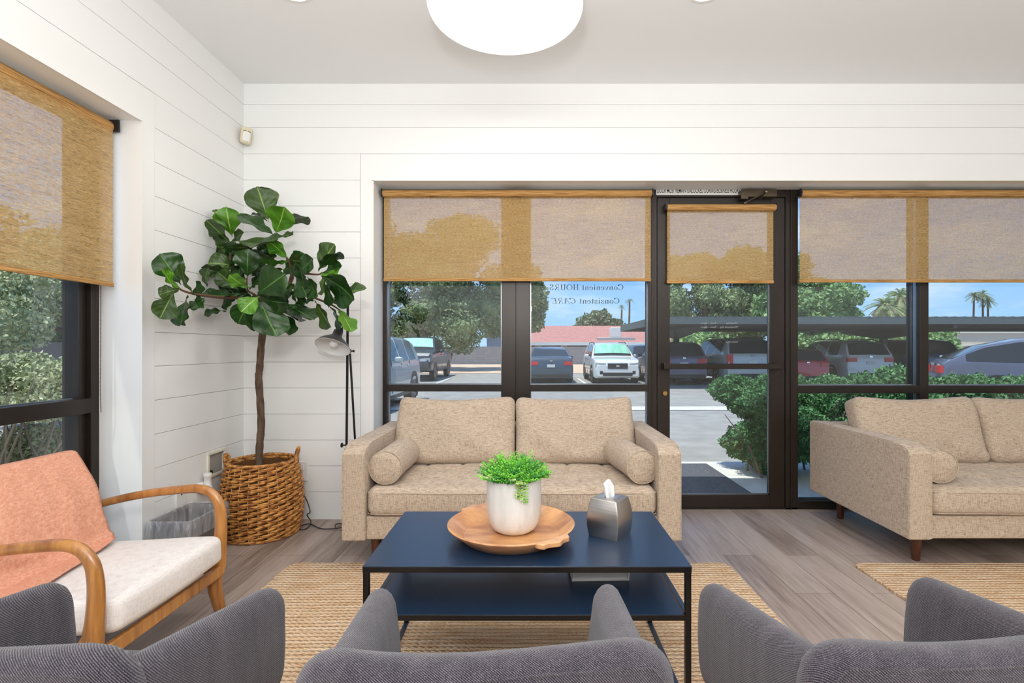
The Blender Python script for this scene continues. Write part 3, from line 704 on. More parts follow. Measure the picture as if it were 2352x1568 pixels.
t_ = thing('outlet_cover', 'blank white outlet cover plate on the left wall above the waste basket', 'outlet', (XL, 2.70, .30))
mb = MB(); mb.slab(.075, .12, .008, .006, .002, 2, fn=lambda v: Vector((v.z + .004, v.x, v.y))); fixn(mb.build('plate', WHITEP, t_)); mb = MB(); mb.lathe([(0, .0), (.003, 0)], 8, (.0, 0, 0)); 
mb = MB(); mb.cyl((.006, .0, .03), (.010, 0, .03), .004, n=10); mb.build('screw', BLACKP, t_)
t_ = thing('wall_outlet', 'white wall outlet on the back wall right of the basket', 'outlet', (-1.478, YB, .31))
mb = MB(); mb.slab(.08, .125, .010, .006, .003, 2, fn=lambda v: Vector((v.x, v.z - .005, v.y))); fixn(mb.build('plate', WHITEP, t_))
mb = MB(); mb.slab(.034, .04, .006, .008, .002, 2, fn=lambda v: Vector((v.x, v.z - .011, v.y + .028))); fixn(mb.build('socket', WHITEP, t_))
# ================================================================ furniture
def jit(v, a, f, seed=0):
    return mnoise.noise_vector(Vector(v) * f + Vector((seed, seed * 1.7, 0))) * a
LINP = mk('linen_piping', (.40, .30, .21), .9)

def make_sofa(label, loc, Wd, rz=0, group='oatmeal loveseats'):
    s = thing('sofa', label, 'sofa', loc, rz, group)
    D = .91; aw = .114; hx = Wd / 2
    # arms
    for sg in (-1, 1):
        mb = MB(); xc = sg * (hx - aw / 2)
        def f(v, xc=xc):
            z = v.y + .385; y = v.x + D / 2
            k = max(0, (z - .15) / .47)
            z += (-.004) * (y / D) * k - .040 * max(0, 1 - y / .085) ** 2 * k ** 6
            return Vector((v.z + xc, y, z))
        mb.slab(D, .47, aw, .010, .009, 12, .002, fn=f, nm=16)
        for sx in (-1, 1):
            q = [(-D / 2, -.228), (-D / 2, -.1), (-D / 2, .1), (-D / 2 + .001, .20), (-D / 2 + .006, .230), (-D / 2 + .03, .2335)] + [(-D / 2 + .03 + i * .087, .2335) for i in range(1, 11)]
            mb.tube(catmull([f(Vector((p[0], p[1], sx * (aw / 2 - .003)))) for p in q], 3), .0026, 5)
        fixn(mb.build('armrest', LINEN, s))
    # base, back frame
    mb = MB(); ix = hx - aw
    mb.slab(2 * ix + .004, .115, .05, .008, .008, 6, fn=lambda v: Vector((v.x, v.z + .045, v.y + .208)))
    mb.box(-ix, ix, .06, D - .01, .16, .258)
    mb.slab(2 * ix + .01, .46, .10, .03, .02, 6, fn=lambda v: Vector((v.x, v.z + D - .055, v.y + .385)))
    fixn(mb.build('base', LINEN, s))
    # long tufted bench cushion
    mb = MB(); sw, sdp = 2 * ix - .006, .74
    tx = [(-1 + 2 * i / 7) for i in range(1, 7)]
    def dimple(x, y):
        d = 0
        for a in tx:
            for yy in (-.17, .03, .22):
                r2 = ((x - a * sw / 2) ** 2 + (y - yy) ** 2); d += .020 * math.exp(-r2 / .0018)
            if y < .24: d += .009 * math.exp(-((x - a * sw / 2) / .012) ** 2) * min(1, max(0, (y + .30) * 6))
        for yy in (-.17, .03): d += .008 * math.exp(-((y - yy) / .014) ** 2)
        return d
    def f(v):
        z = v.z
        if z > 0: z -= dimple(v.x, v.y)
        z += jit(v, .002, 9).z
        return Vector((v.x, v.y + sdp / 2 - .004, z + .338))
    mb.slab(sw, sdp, .135, .05, .036, 90, .020, fn=f, nm=34)
    for zz, off in ((.385, .012), (.282, .012)):
        pts = [(-sw / 2 + .02, .25, zz), (-sw / 2 + .004, .06, zz), (-sw / 2 + .03, .005, zz)] + [(-sw / 2 + .03 + (sw - .06) * i / 8, -.004, zz + .002 * math.sin(i * 2)) for i in range(1, 8)] + [(sw / 2 - .03, .005, zz), (sw / 2 - .004, .06, zz), (sw / 2 - .02, .25, zz)]
        mb.tube(catmull(pts, 3), .0022, 5)
    fixn(mb.build('seat_cushion', LINEN, s, ang=60))
    # two back cushions
    cw = (2 * ix) / 2
    for k_, sg in enumerate((-1, 1)):
        mb = MB(); M = Matrix.Translation((sg * cw / 2, .545, .405)) @ Matrix.Rotation(R(-21), 4, 'X')
        def f(v, sg=sg, M=M):
            u = v.x / (cw / 2); w = v.y / .20
            p = Vector((v.x, v.z, v.y + .20))
            p.z += (.016 * abs(u) ** 3 - .010 * (1 - u * u)) * max(0, w)       # corners stand a little higher than the sagging top
            if v.z < 0:
                dd = .010 * math.exp(-((w + .62) / .16) ** 2) * math.sin(u * 9 + sg) + .006 * math.sin(u * 5 + w * 4 + sg * 2)
                p.y += dd
            p += jit(v, .006, 5, sg * 3)
            return M @ p
        mb.slab(cw - .006, .405, .15, .05, .045, 22, .028, fn=f, nm=12)
        for zz in (-.052,):
            pts = []
            for i in range(40):
                t = i / 40 * 4; e_ = t % 1; a, b = cw / 2 - .018, .188
                q = {0: (-a + 2 * a * e_, b), 1: (a, b - 2 * b * e_), 2: (a - 2 * a * e_, -b), 3: (-a, -b + 2 * b * e_)}[int(t)]
                rr = .03; x = max(-a + rr, min(a - rr, q[0])); y = max(-b + rr, min(b - rr, q[1])); dx, dy = q[0] - x, q[1] - y; L = math.hypot(dx, dy) or 1
                pts.append(f(Vector((x + dx / L * rr, y + dy / L * rr, zz))))
            mb.tube(pts, .0026, 5, closed=True)
        fixn(mb.build('back_cushion', LINEN, s, ang=60))
    for x, y in ((-hx + .13, .13), (hx - .13, .13), (-hx + .13, D - .13), (hx - .13, D - .13)):
        mb = MB(); mb.lathe([(0, .162), (.030, .162), (.030, .152), (.019, .004), (.017, 0), (0, 0)], 20, (x, y, 0)); fixn(mb.build('leg', WOODLEG, s))
    return s
def make_bolster(label, loc, rz, r=.083, L=.40):
    s = thing('bolster_pillow', label, 'pillow', loc, rz, 'round bolster pillows on the sofas')
    mb = MB(); prof = [(0, -.008), (r * .55, -.007), (r * .85, -.002), (r * .97, .004), (r, .012), (r * 1.01, L * .3), (r * .99, L * .5), (r * 1.01, L * .7), (r, L - .012), (r * .97, L - .004), (r * .85, L + .002), (0, L + .008)]
    Mx = Matrix.Rotation(-PI / 2, 4, 'X')
    mb.lathe(prof, 40, M=Mx)
    mb.v = [tuple(Vector(v) + jit(v, .004, 9, 2)) for v in mb.v]
    for y in (.004, L - .004): mb.tube([(r * .995 * math.cos(2 * PI * i / 36), y, r * .995 * math.sin(2 * PI * i / 36)) for i in range(36)], .003, 5, closed=True)
    fixn(mb.build('pillow_cover', LINEN, s)); return s
S1X = -.096
make_sofa('oatmeal linen two-seat sofa behind the coffee table, under the window left of the door', (S1X, 2.522, 0), 1.674)
make_bolster('linen bolster pillow on the left end of the sofa behind the coffee table', (-.735, 2.575, .499), R(0), .084)
make_bolster('linen bolster pillow on the right end of the sofa behind the coffee table', (.565, 2.585, .499), R(8), .084)
make_sofa('oatmeal linen sofa cut by the right edge of the picture', (1.872 + .86, 2.535, 0), 1.72)
make_bolster('linen bolster pillow against the left arm of the right sofa', (2.083, 2.60, .499), R(-3), .084)

# ---------------------------------------------------------------- coffee table
TX0, TX1, TY0, TY1, TZ = -.504, .480, 1.529, 2.044, .45
ct = thing('coffee_table', 'low rectangular coffee table with black metal top in sky-reflection blue, black frame and lower shelf', 'coffee table', ((TX0 + TX1) / 2, (TY0 + TY1) / 2, 0))
ox, oy = (TX0 + TX1) / 2, (TY0 + TY1) / 2; hx, hy = (TX1 - TX0) / 2, (TY1 - TY0) / 2; bw = .017
mb = MB(); mb.box(-hx, hx, -hy, hy, TZ - .003, TZ); mb.build('table_top', SKYBLACK, ct, bevel=.001)
mb = MB()
for y in (-hy, hy - bw): mb.box(-hx, hx, y, y + bw, TZ - .020, TZ - .0031)
for x in (-hx, hx - bw): mb.box(x, x + bw, -hy + bw, hy - bw, TZ - .020, TZ - .0031)
mb.build('top_frame', BLACK, ct, bevel=.001)
for x in (-hx + .001, hx - bw - .001):
    for y in (-hy + .001, hy - bw - .001):
        mb = MB(); mb.box(x, x + bw, y, y + bw, 0, TZ - .0201); mb.build('leg', BLACK, ct, bevel=.001)
SZ = .304; x0, x1 = -hx + bw + .001, hx - bw - .001
for y in (-hy + .001, hy - bw - .001): mb = MB(); mb.box(x0, x1, y, y + bw, SZ - .018, SZ - .001); mb.build('shelf_rail', BLACK, ct, bevel=.001)
for x in (-hx + .001, hx - bw - .001):
    for z0_, z1_ in ((SZ - .018, SZ - .001), (.0, .016)): mb = MB(); mb.box(x, x + bw, -hy + bw + .002, hy - bw - .002, z0_, z1_); mb.build('side_rail', SKYBLACK, ct, bevel=.001)
mb = MB(); mb.box(x0 + .006, x1 - .006, -hy + .002, hy - .002, SZ - .001, SZ + .001); mb.build('shelf', SKYBLACK, ct)

# round acacia tray
t_ = thing('serving_tray', 'round acacia wood tray with two scalloped handles on the coffee table', 'tray', (-.069, 1.771, TZ))
mb = MB(); Rr = .219
prof = [(0, .012), (.156, .012), (.160, .0135), (.163, .0125), (.168, .017), (.208, .048), (.214, .053), (Rr, .050), (Rr - .002, .045), (.165, .003), (.160, 0), (0, 0)]
mb.lathe(prof, 72); fixn(mb.build('dish', TRAYW, t_, ang=50))
for ang in (R(-50), R(130)):
    poly = []
    for i in range(25):
        a = (i / 24 - .5) * R(34); bump_ = .018 + .006 * math.cos((i / 24 - .5) * 4 * PI) * (1 - abs(i / 24 - .5) * 1.2); bump_ *= min(1, (12.5 - abs(i - 12)) / 3.5)
        poly.append(((Rr + bump_ + .002) * math.cos(ang + a), (Rr + bump_ + .002) * math.sin(ang + a)))
    inner = [((Rr - .008) * math.cos(ang + (i / 24 - .5) * R(36)), (Rr - .008) * math.sin(ang + (i / 24 - .5) * R(36))) for i in range(24, -1, -1)]
    pl = poly + inner; n = len(pl)
    mb = MB(); mb.add([(x, y, .053) for x, y in pl] + [(x, y, .036) for x, y in pl], [tuple(range(n)), tuple(range(2 * n - 1, n - 1, -1))] + [(i, i + n, (i + 1) % n + n, (i + 1) % n) for i in range(n)])
    fixn(mb.build('handle', TRAYW, t_, bevel=.003))

# white pot with maidenhair fern
t_ = thing('potted_fern', 'bright green fern in a rough white round-bottomed pot on the wooden tray', 'potted plant', (-.060, 1.795, TZ + .012))
mb = MB(); mb.lathe([(0, 0), (.040, 0), (.058, .003), (.074, .013), (.086, .032), (.093, .062), (.0955, .10), (.0955, .170), (.094, .186), (.0905, .187), (.088, .184), (.087, .14), (0, .14)], 56)
mb.v = [tuple(Vector(v) + jit(v, .0012, 30)) for v in mb.v]; fixn(mb.build('pot', POTM, t_, ang=60))
mb = MB(); mb.lathe([(.0868, .150), (.04, .158), (0, .16)], 24); mb.build('soil', mk('dark_soil', (.02, .015, .01), .95), t_)
rr_ = random.Random(11); mb = MB(); rs = 0
for i in range(420):
    a = rr_.uniform(0, 2 * PI); sp_ = rr_.random() ** .7; L = rr_.uniform(.055, .118)
    base = Vector((.045 * sp_ * math.cos(a), .045 * sp_ * math.sin(a), .150))
    out_ = Vector((math.cos(a), math.sin(a), 0)); lift = rr_.uniform(.75, 1.05) * (1 - .42 * sp_)
    pts = []
    for j in range(9):
        s_ = j / 8; pts.append(base + out_ * (L * s_ * (.30 + .52 * sp_)) + Vector((0, 0, L * lift * s_ * (1 - .42 * s_ * sp_) + .02 * s_)))
    for p in pts:
        rad = math.hypot(p.x, p.y)
        if p.z < .19 and rad > .083: p.x *= .083 / rad; p.y *= .083 / rad
    mb.cur = rr_.choice((0, 0, 0, 1, 1, 2 if sp_ > .75 else 0))
    mb.tube(pts, .0006, 3, caps=False)
    for j in range(2, 9):
        d = (pts[j] - pts[j - 1]).normalized(); sd_ = d.cross(Vector((0, 0, 1)))
        if sd_.length < .05: sd_ = Vector((1, 0, 0))
        sd_.normalize()
        bl = .022 * (1 - .6 * j / 8)
        for sg in (-1, 1):
            for q in range(4):
                c = pts[j] + sd_ * sg * bl * (q + 1) / 4 + d * (.004 * q) + Vector([rr_.uniform(-.002, .002) for _ in range(3)])
                nrm = Vector((rr_.uniform(-.7, .7), rr_.uniform(-.9, .2), rr_.uniform(.2, 1))).normalized(); u = nrm.orthogonal().normalized(); w = nrm.cross(u); r0 = rr_.uniform(.0014, .0036)
                mb.add([c + u * r0 * math.cos(2 * PI * m / 5) + w * r0 * math.sin(2 * PI * m / 5) for m in range(5)], [(0, 1, 2, 3, 4)])
# one spray hanging over the rim towards the camera
for k_ in range(4):
    pts = catmull([(.015 + .004 * k_, -.04, .175), (.018 + .007 * k_, -.085, .20), (.016 + .009 * k_, -.106, .185), (.012 + .010 * k_, -.108, .150 - .006 * k_)], 5); mb.cur = 0 if k_ % 2 else 2
    mb.tube(pts, .0006, 3, caps=False)
    for j, p in enumerate(pts[5:]):
        for sg in (-1, 0, 1):
            c = p + Vector((sg * .006, -.001, rr_.uniform(-.003, .003))); r0 = .0033
            mb.add([c + Vector((r0 * math.cos(2 * PI * m / 5), -.001, r0 * math.sin(2 * PI * m / 5))) for m in range(5)], [(0, 1, 2, 3, 4)])
mb.build('foliage', FERN, t_, smooth=False)

# brushed steel tissue box
t_ = thing('tissue_box_cover', 'bulging brushed steel tissue box cover with a white tissue on the coffee table', 'tissue box', (.2755, 1.797, TZ), R(-35 + 90))
mb = MB(); nz_ = 14; hs = .0535
def prof_w(z): t = z / .128; return hs * (1 + .17 * math.sin(PI * min(1, t * .96 + .02)) ** .9 - .10 * t)
rings = [(prof_w(.128 * i / nz_), .128 * i / nz_) for i in range(nz_ + 1)]
def sq(w, z, n=9, rc=.004):
    pts = []
    for (sx, sy, a0) in ((1, 1, 0), (-1, 1, 90), (-1, -1, 180), (1, -1, 270)):
        for k in range(4):
            a = R(a0 + 30 * k); pts.append((sx * (w - rc) + rc * math.cos(a), sy * (w - rc) + rc * math.sin(a), z))
    return pts
vs = []
for w, z in rings: vs += sq(w, z)
m = 16; fs = [(i * m + k, i * m + (k + 1) % m, (i + 1) * m + (k + 1) % m, (i + 1) * m + k) for i in range(nz_) for k in range(m)]
wt = rings[-1][0]; vs += sq(wt - .004, .1305)
fs += [(nz_ * m + k, nz_ * m + (k + 1) % m, (nz_ + 1) * m + (k + 1) % m, (nz_ + 1) * m + k) for k in range(m)]
top = (nz_ + 1) * m; o0 = len(vs); order = []
for k in range(m):
    x, y, z = vs[top + k]; a = math.atan2(y, x); vs.append((.028 * math.cos(a), .015 * math.sin(a), .1305))
for k in range(m): vs.append((vs[o0 + k][0], vs[o0 + k][1], .118))
fs += [(top + k, top + (k + 1) % m, o0 + (k + 1) % m, o0 + k) for k in range(m)] + [(o0 + k, o0 + (k + 1) % m, o0 + m + (k + 1) % m, o0 + m + k) for k in range(m)]
mb.add(vs, fs); fixn(mb.build('cover', BRUSH, t_, ang=30))
mb = MB(); mb.box(-.03, .03, -.018, .018, .110, .116); mb.build('slot_lining', BLACKP, t_)
mb = MB()
def tis(u, v):
    a = (u - .5) * 2; w = .013 + .008 * v; x = a * w * (1.15 - .25 * v); y = .008 * math.sin(a * 2.6) * (1 - .3 * v) + .002
    return Vector((x - .007 * v * v + .002, y - .004 * v, .114 + v * (.078 - .014 * a * a - .012 * (a > .2) * (a - .2))))
mb.grid(tis, 15, 10)
mb.grid(lambda u, v: tis(u, v) + Vector((0, .010 * math.sin(PI * v) + .001, -.006 * v)), 15, 10)
o = mb.build('tissue', mk('tissue_paper', (.93, .93, .92), .9), t_, ang=180); md = o.modifiers.new('thick', 'SOLIDIFY'); md.thickness = .0008
o.rotation_euler = (0, 0, R(-50))

t_ = thing('book', 'thick closed book lying on the lower shelf of the coffee table', 'book', (.235, 1.85, SZ + .001), R(2))
mb = MB(); mb.box(-.097, .093, -.095, .11, .003, .027); mb.build('pages', mk('paper_edge', (.82, .79, .77), .8, col2=(.92, .90, .88), scale=(2, 2, 900)), t_)
mb = MB(); mb.box(-.10, .098, -.1, .115, 0, .0028); mb.box(-.10, .098, -.1, .115, .0272, .030); mb.box(.0932, .0985, -.1, .115, .0028, .0272); mb.build('cover', mk('book_cover', (.84, .80, .76), .5), t_, bevel=.0015)

# ---------------------------------------------------------------- rugs
def rug(label, x0, x1, y0, y1, seed):
    t_ = thing('jute_rug', label, 'rug', ((x0 + x1) / 2, (y0 + y1) / 2, 0), 0, 'braided jute rugs')
    a, b = (x1 - x0) / 2, (y1 - y0) / 2; nx, ny = 90, 90; mb = MB()
    def f(u, v, z):
        x = -a + 2 * a * u; y = -b + 2 * b * v; rc = .06
        ix = max(-(a - rc), min(a - rc, x)); iy = max(-(b - rc), min(b - rc, y)); dx, dy = x - ix, y - iy
        if dx and dy: L = math.hypot(dx, dy); m_ = max(abs(dx), abs(dy)); x, y = ix + dx / L * m_, iy + dy / L * m_
        w = .006 * mnoise.noise(Vector((y * 40 + seed, x * .5, 0)))
        x += w * (abs(x) / a) ** 8 * 1.5; y += .008 * mnoise.noise(Vector((x * 3 + seed, 0, 5)))
        return Vector((x, y, z + (.0015 * mnoise.noise(Vector((x * 4, y * 4, seed))) if z > .005 else 0)))
    mb.grid(lambda u, v: f(u, v, .011), nx, ny); mb.grid(lambda u, v: f(u, v, .001), nx, ny)
    N0 = nx * ny; ring = [i * ny for i in range(nx)] + [(nx - 1) * ny + j for j in range(1, ny)] + [i * ny + ny - 1 for i in range(nx - 2, -1, -1)] + [j for j in range(ny - 2, 0, -1)]
    fs = [(q, p, p + N0, q + N0) for p, q in zip(ring, ring[1:] + ring[:1])]; mb.mi.extend([0] * len(fs)); mb.f.extend(fs)
    fixn(mb.build('braided_field', JUTE, t_, ang=60))
    rr2 = random.Random(seed); mb = MB()       # loose fibres at the edges
    for i in range(150):
        y = rr2.uniform(-b, b); s_ = rr2.choice((-1, 1)); p = Vector((s_ * a * .998, y, .008)); q = p + Vector((s_ * rr2.uniform(.003, .014), rr2.uniform(-.015, .015), rr2.uniform(-.006, .006)))
        mb.tube([p, (p + q) / 2 + Vector((0, 0, .003)), q], .0007, 3, caps=False)
    mb.build('loose_fibres', mk('jute_fibre', (.55, .33, .15), .9) if 'jute_fibre' not in MATS else MATS['jute_fibre'], t_)['kind'] = 'stuff'
    return t_
rug('large braided jute rug under the coffee table and the grey chairs', -1.222, 1.0, .12, 2.605, 3)
rug('braided jute rug on the right in front of the right sofa', 1.628, 4.0, .95, 2.60, 8)

# ---------------------------------------------------------------- grey tub chairs seen from behind
def make_tub():
    s = thing('tub_chair', 'x', 'chair', (0, 0, 0), 0, 'grey upholstered tub chairs in the foreground')
    # local: back outer face at y=0, the chair opens towards +y
    mb = MB()
    def f(v):
        u = v.x / .2775; z = v.y + .503
        y = v.z + .04 + .025 * u * u - (z - .52) * .12
        if z > .6: z += -.008 * (1 - u * u) + .004 * math.sin(u * 3)
        return Vector((v.x, y, z))
    mb.slab(.555, .345, .066, .075, .030, 18, .006, fn=f, nm=10)
    pts = []
    for i in range(33):      # welt seam along the back edge
        t = i / 32; a = .268; L = [(-a, .40), (-a, .62), (-a + .035, .668), (-.1, .676), (.1, .676), (a - .035, .668), (a, .62), (a, .40)]
        k = t * 7; j = min(6, int(k)); q = k - j; x = L[j][0] * (1 - q) + L[j + 1][0] * q; z = L[j][1] * (1 - q) + L[j + 1][1] * q
        pts.append(f(Vector((x, z - .52, -.031))) )
    mb.tube(catmull(pts, 2), .0022, 5)
    fixn(mb.build('backrest', GREY, s, ang=60))
    for sg in (-1, 1):
        mb = MB()
        def f(v, sg=sg):
            y = v.x + .25; z = v.y + .455; t = y / .46
            # top edge falls towards the front, front edge leans slightly
            z2 = z + max(0, (z - .36) / .22) * (.066 * (1 - t)) - (.012 if z > .55 else 0) * 0
            wdt = v.z * (1.0 - .28 * max(0, (z - .45) / .13) * t)
            x = sg * (.214 + .028 * t + .010 * max(0, (z - .35) / .22)) + wdt
            return Vector((x, y + .010 * (z - .4), z2))
        mb.slab(.44, .236, .072, .055, .034, 12, .004, fn=f, nm=9)
        pts = [f(Vector((-.2, .112, .0))), f(Vector((0, .112, 0))), f(Vector((.15, .112, 0)))]
        fixn(mb.build('armrest', GREY, s, ang=60))
    mb = MB(); mb.slab(.43, .44, .12, .05, .035, 10, .012, fn=lambda v: Vector((v.x * (.93 + .07 * (v.y + .2) / .4), v.y + .255, v.z + .355))); fixn(mb.build('seat_cushion', GREY, s, ang=60))
    mb = MB(); mb.slab(.50, .43, .05, .06, .018, 6, fn=lambda v: Vector((v.x, v.y + .25, v.z + .275))); fixn(mb.build('seat_base', GREY, s))
    for x, y, dx, dy in ((-.2, .06, -.03, -.04), (.2, .06, .03, -.04), (-.2, .43, -.03, .03), (.2, .43, .03, .03)):
        mb = MB(); mb.cyl((x, y, .255), (x + dx, y + dy, .012), .017, .010, 14); fixn(mb.build('leg', WOODLEG, s))
    return s
tc0 = make_tub()
tubs = [(-.0625, .70, R(2.3), 'grey upholstered tub chair in the foreground with its back directly before the coffee table'),
        (-.850, .705, R(-3), 'grey upholstered tub chair at the bottom left beside the wooden armchair'),
        (.685, .73, R(3.5), 'grey upholstered tub chair at the bottom right, right of the coffee table')]
for i, (x, y, rz, lab) in enumerate(tubs):
    o = tc0 if i == 0 else copy_tree(tc0)
    o.location = (x, y, 0); o.rotation_euler = (0, 0, rz); o['label'] = lab
    for c in o.children:
        pass

# ---------------------------------------------------------------- wooden armchair with cream cushions
ac = thing('armchair', 'wooden lounge armchair with bent arms and cream cushions at the left wall', 'armchair', (-1.5, 1.82, 0))
oxy = Vector((-1.5, 1.82, 0))
def acl(p): return Vector(p) - oxy
for yy, sg in ((1.515, -1), (2.125, 1)):
    mb = MB()
    pts = [(-1.86, yy, .430), (-1.76, yy, .463), (-1.60, yy, .497), (-1.46, yy, .514), (-1.385, yy, .518), (-1.335, yy, .505), (-1.303, yy, .470), (-1.290, yy, .425), (-1.287, yy, .36), (-1.292, yy, .28), (-1.300, yy, .20), (-1.312, yy, .165)]
    rad = [.016, .018, .019, .020, .021, .022, .024, .026, .028, .031, .036, .038]
    cp = catmull([acl(p) for p in pts], 5); rs_ = []
    rad = [r_ * .9 for r_ in rad]
    for i in range(len(pts) - 1): rs_ += [rad[i] + (rad[i + 1] - rad[i]) * j / 5 for j in range(5)]
    rs_.append(rad[-1]); mb.tube(cp, rs_, 14, flat=.62, up=(0, 1, 0)) if False else mb.tube(cp, [r_ * .78 for r_ in rs_], 14, flat=1.25, up=(0, 1, 0))
    fixn(mb.build('armrest', WOODARM, ac, ang=60))
    mb = MB(); mb.tube([acl(p) for p in ((-1.318, yy, .20), (-1.312, yy, .10), (-1.296, yy + sg * .012, 0))], [.030, .025, .020], 14, flat=1.1, up=(0, 1, 0)); fixn(mb.build('leg', WOODARM, ac, ang=60))
    mb = MB(); mb.tube([acl(p) for p in ((-1.84, yy, .45), (-1.80, yy, .22), (-1.86, yy + sg * .012, 0))], [.020, .026, .018], 12, flat=1.1, up=(0, 1, 0)); fixn(mb.build('leg', WOODARM, ac, ang=60))
    mb = MB(); mb.bar(acl((-1.82, yy, .185)), acl((-1.30, yy, .195)), .026, .055); mb.build('side_rail', WOODARM, ac, bevel=.006)
    if sg < 0:     # web where the arm flows into the side rail
        mb = MB(); pl = [(-1.29, .17), (-1.40, .165), (-1.36, .20), (-1.325, .25), (-1.31, .33), (-1.29, .36)]
        mb.prism([(x + 1.5, z) for x, z in pl], yy - 1.82 - .011, yy - 1.82 + .011); fixn(mb.build('corner_web', WOODARM, ac, bevel=.006))
for xr_ in (-1.285, -1.80): mb = MB(); mb.bar(acl((xr_, 1.53, .183)), acl((xr_, 2.11, .183)), .022, .045); mb.build('seat_rail', WOODARM, ac, bevel=.005)
mb = MB(); M = Matrix.Translation(acl((-1.515, 1.82, .272))) @ Matrix.Rotation(R(3), 4, 'Y')
M = Matrix.Translation(acl((-1.515, 1.82, .272))) @ Matrix.Rotation(R(-3), 4, 'Y')
def f(v):
    p = Vector((v.x, v.y, v.z)); p += jit(v, .004, 5); return M @ p
mb.slab(.53, .56, .105, .045, .026, 16, .014, fn=f)
for zz in (.036,):
    a, b = .257, .272; pts = []
    for (x, y) in ((-.1, -b), (.15, -b), (a - .03, -b + .001), (a - .004, -b + .028), (a, -.1), (a, .1), (a - .004, b - .028), (a - .03, b), (.1, b)): pts.append(f(Vector((x, y, zz))))
    mb.tube(catmull(pts, 4), .0018, 5)
fixn(mb.build('seat_cushion', CREAM, ac, ang=60))
mb = MB(); Mb = Matrix.Translation(acl((-1.715, 1.82, .325))) @ Matrix.Rotation(R(-18), 4, 'Y')      # local z up along the back, local x towards the room
def fb(v): return Mb @ (Vector((v.z - .05, v.x, v.y + .185)) + jit(v, .004, 5, 4))
mb.slab(.535, .375, .12, .06, .035, 14, .022, fn=fb); fixn(mb.build('back_cushion', CREAM, ac, ang=60))
mb = MB()
for y in (1.60, 1.82, 2.04): mb.bar(acl((-1.83, y, .19)), acl((-1.965, y, .60)), .03, .016, up=(0, 1, 0))
mb.bar(acl((-1.965, 1.54, .60)), acl((-1.965, 2.10, .60)), .018, .05); fixn(mb.build('back_frame', WOODARM, ac, bevel=.004))
# peach throw laid over the back cushion and trailing onto the seat
th = thing('throw_blanket', 'peach gauze throw draped over the back of the wooden armchair', 'blanket', (-1.5, 1.82, 0))
mb = MB()
def throw_pt(u, v):
    # u across (0 near .. 1 far), v from behind the top (0) down the front and onto the seat (1)
    L = v * .78
    edge = .228 - .050 * max(0, .55 - v) / .55 + .006 * math.sin(v * 9)
    y = -.42 + (edge + .42) * u
    fwd = .012 + .17 * (1 - u) ** .8                  # how far it trails forward on the seat
    if L < .08: w = L / .08; q = Vector((-.125 + .008 * math.sin(u * 8), 0, .27 + .10 * w))
    elif L < .18: w = (L - .08) / .10; a = PI * w; q = Vector((-.050 - .080 * math.cos(a), 0, .372 + .022 * math.sin(a)))
    else: w = min(1, (L - .18) / .38); q = Vector((.030 + .022 * math.sin(PI * w), 0, .372 - .345 * w))
    p = Mb @ Vector((q.x, 0, q.z))
    if L > .56:
        w = (L - .56) / .22; base = Mb @ Vector((.030, 0, .027)); p = base + Vector((.01 + fwd * w, 0, 0)); zs = .272 + .0735 + (p.x + .015) * .052; p.z = zs + .004 + (base.z - zs - .004) * max(0, 1 - w * 6)
    n_ = mnoise.noise(Vector((u * 7, v * 3, 1.3))) * .010 + math.sin(u * 9 - v * 7 + 2 * mnoise.noise(Vector((u * 3, v * 3, 0)))) * .004 * max(0, v - .45) * 2
    return Vector((p.x, y + .010 * mnoise.noise(Vector((v * 6, u, 2))), p.z)) + Vector((.8, 0, .4)) * (.006 + abs(n_))
mb.grid(throw_pt, 60, 70)
o = mb.build('cloth', PEACH, th, ang=180); md = o.modifiers.new('thick', 'SOLIDIFY'); md.thickness = .004; md.offset = 1

# ---------------------------------------------------------------- wicker basket
BX, BY = -1.607, 3.062
bk = thing('wicker_basket', 'tall round woven wicker basket in the corner holding the fiddle-leaf fig', 'basket', (BX, BY, 0), R(15))
def brad(z): t = z / .43; return .186 + .034 * math.sin(PI * min(1, t * .86 + .12)) - .006 * t
rb = random.Random(5); mb = MB(); NS, NR = 26, 28
for r_ in range(NR):
    z0 = .012 + r_ * (.415 / (NR - 1))
    for k in range(NS):
        if (k + r_) % 2: continue
        for strand in (0, 1):
            a0 = 2 * PI * (k - .08 + rb.uniform(-.03, .03)) / NS; a1 = 2 * PI * (k + 2.08 + rb.uniform(-.03, .03)) / NS; pts = []; rs_ = []
            zt = rb.uniform(-.003, .003)
            for j in range(9):
                s_ = j / 8; a = a0 + (a1 - a0) * s_; w = math.sin(PI * s_)
                rad = brad(z0) - .008 + .017 * w ** .8 - (.003 if strand else 0); z = z0 + (-.0075 + .013 * s_ + zt if strand else .0015 + .012 * (s_ - .5) + zt * .6 + .003)
                pts.append((rad * math.cos(a), rad * math.sin(a), max(.004, z))); rs_.append(.0034 + .0048 * w ** .7 * rb.uniform(.85, 1.1))
            mb.tube(pts, rs_, 6, flat=.8)
for z0, rr3 in ((.006, .0085), (.432, .0085)):          # twisted foot and rim
    for q in (0, 1, 2):
        pts = []
        for j in range(150):
            a = 2 * PI * j / 150; ph = a * 34 + q * 2 * PI / 3; pts.append(((brad(z0) + .001 + .0055 * math.cos(ph)) * math.cos(a), (brad(z0) + .001 + .0055 * math.cos(ph)) * math.sin(a), z0 + .0055 * math.sin(ph) + (.004 if z0 < .1 else 0)))
        mb.tube(pts, .0048, 5, closed=True)
mb.build('woven_body', WICK, bk, ang=80)
mb = MB()
for k in range(NS):
    a = 2 * PI * (k + 1) / NS; mb.tube([((brad(z) + .0015) * math.cos(a), (brad(z) + .0015) * math.sin(a), z) for z in [.01 + .42 * i / 10 for i in range(11)]], .0028, 5)
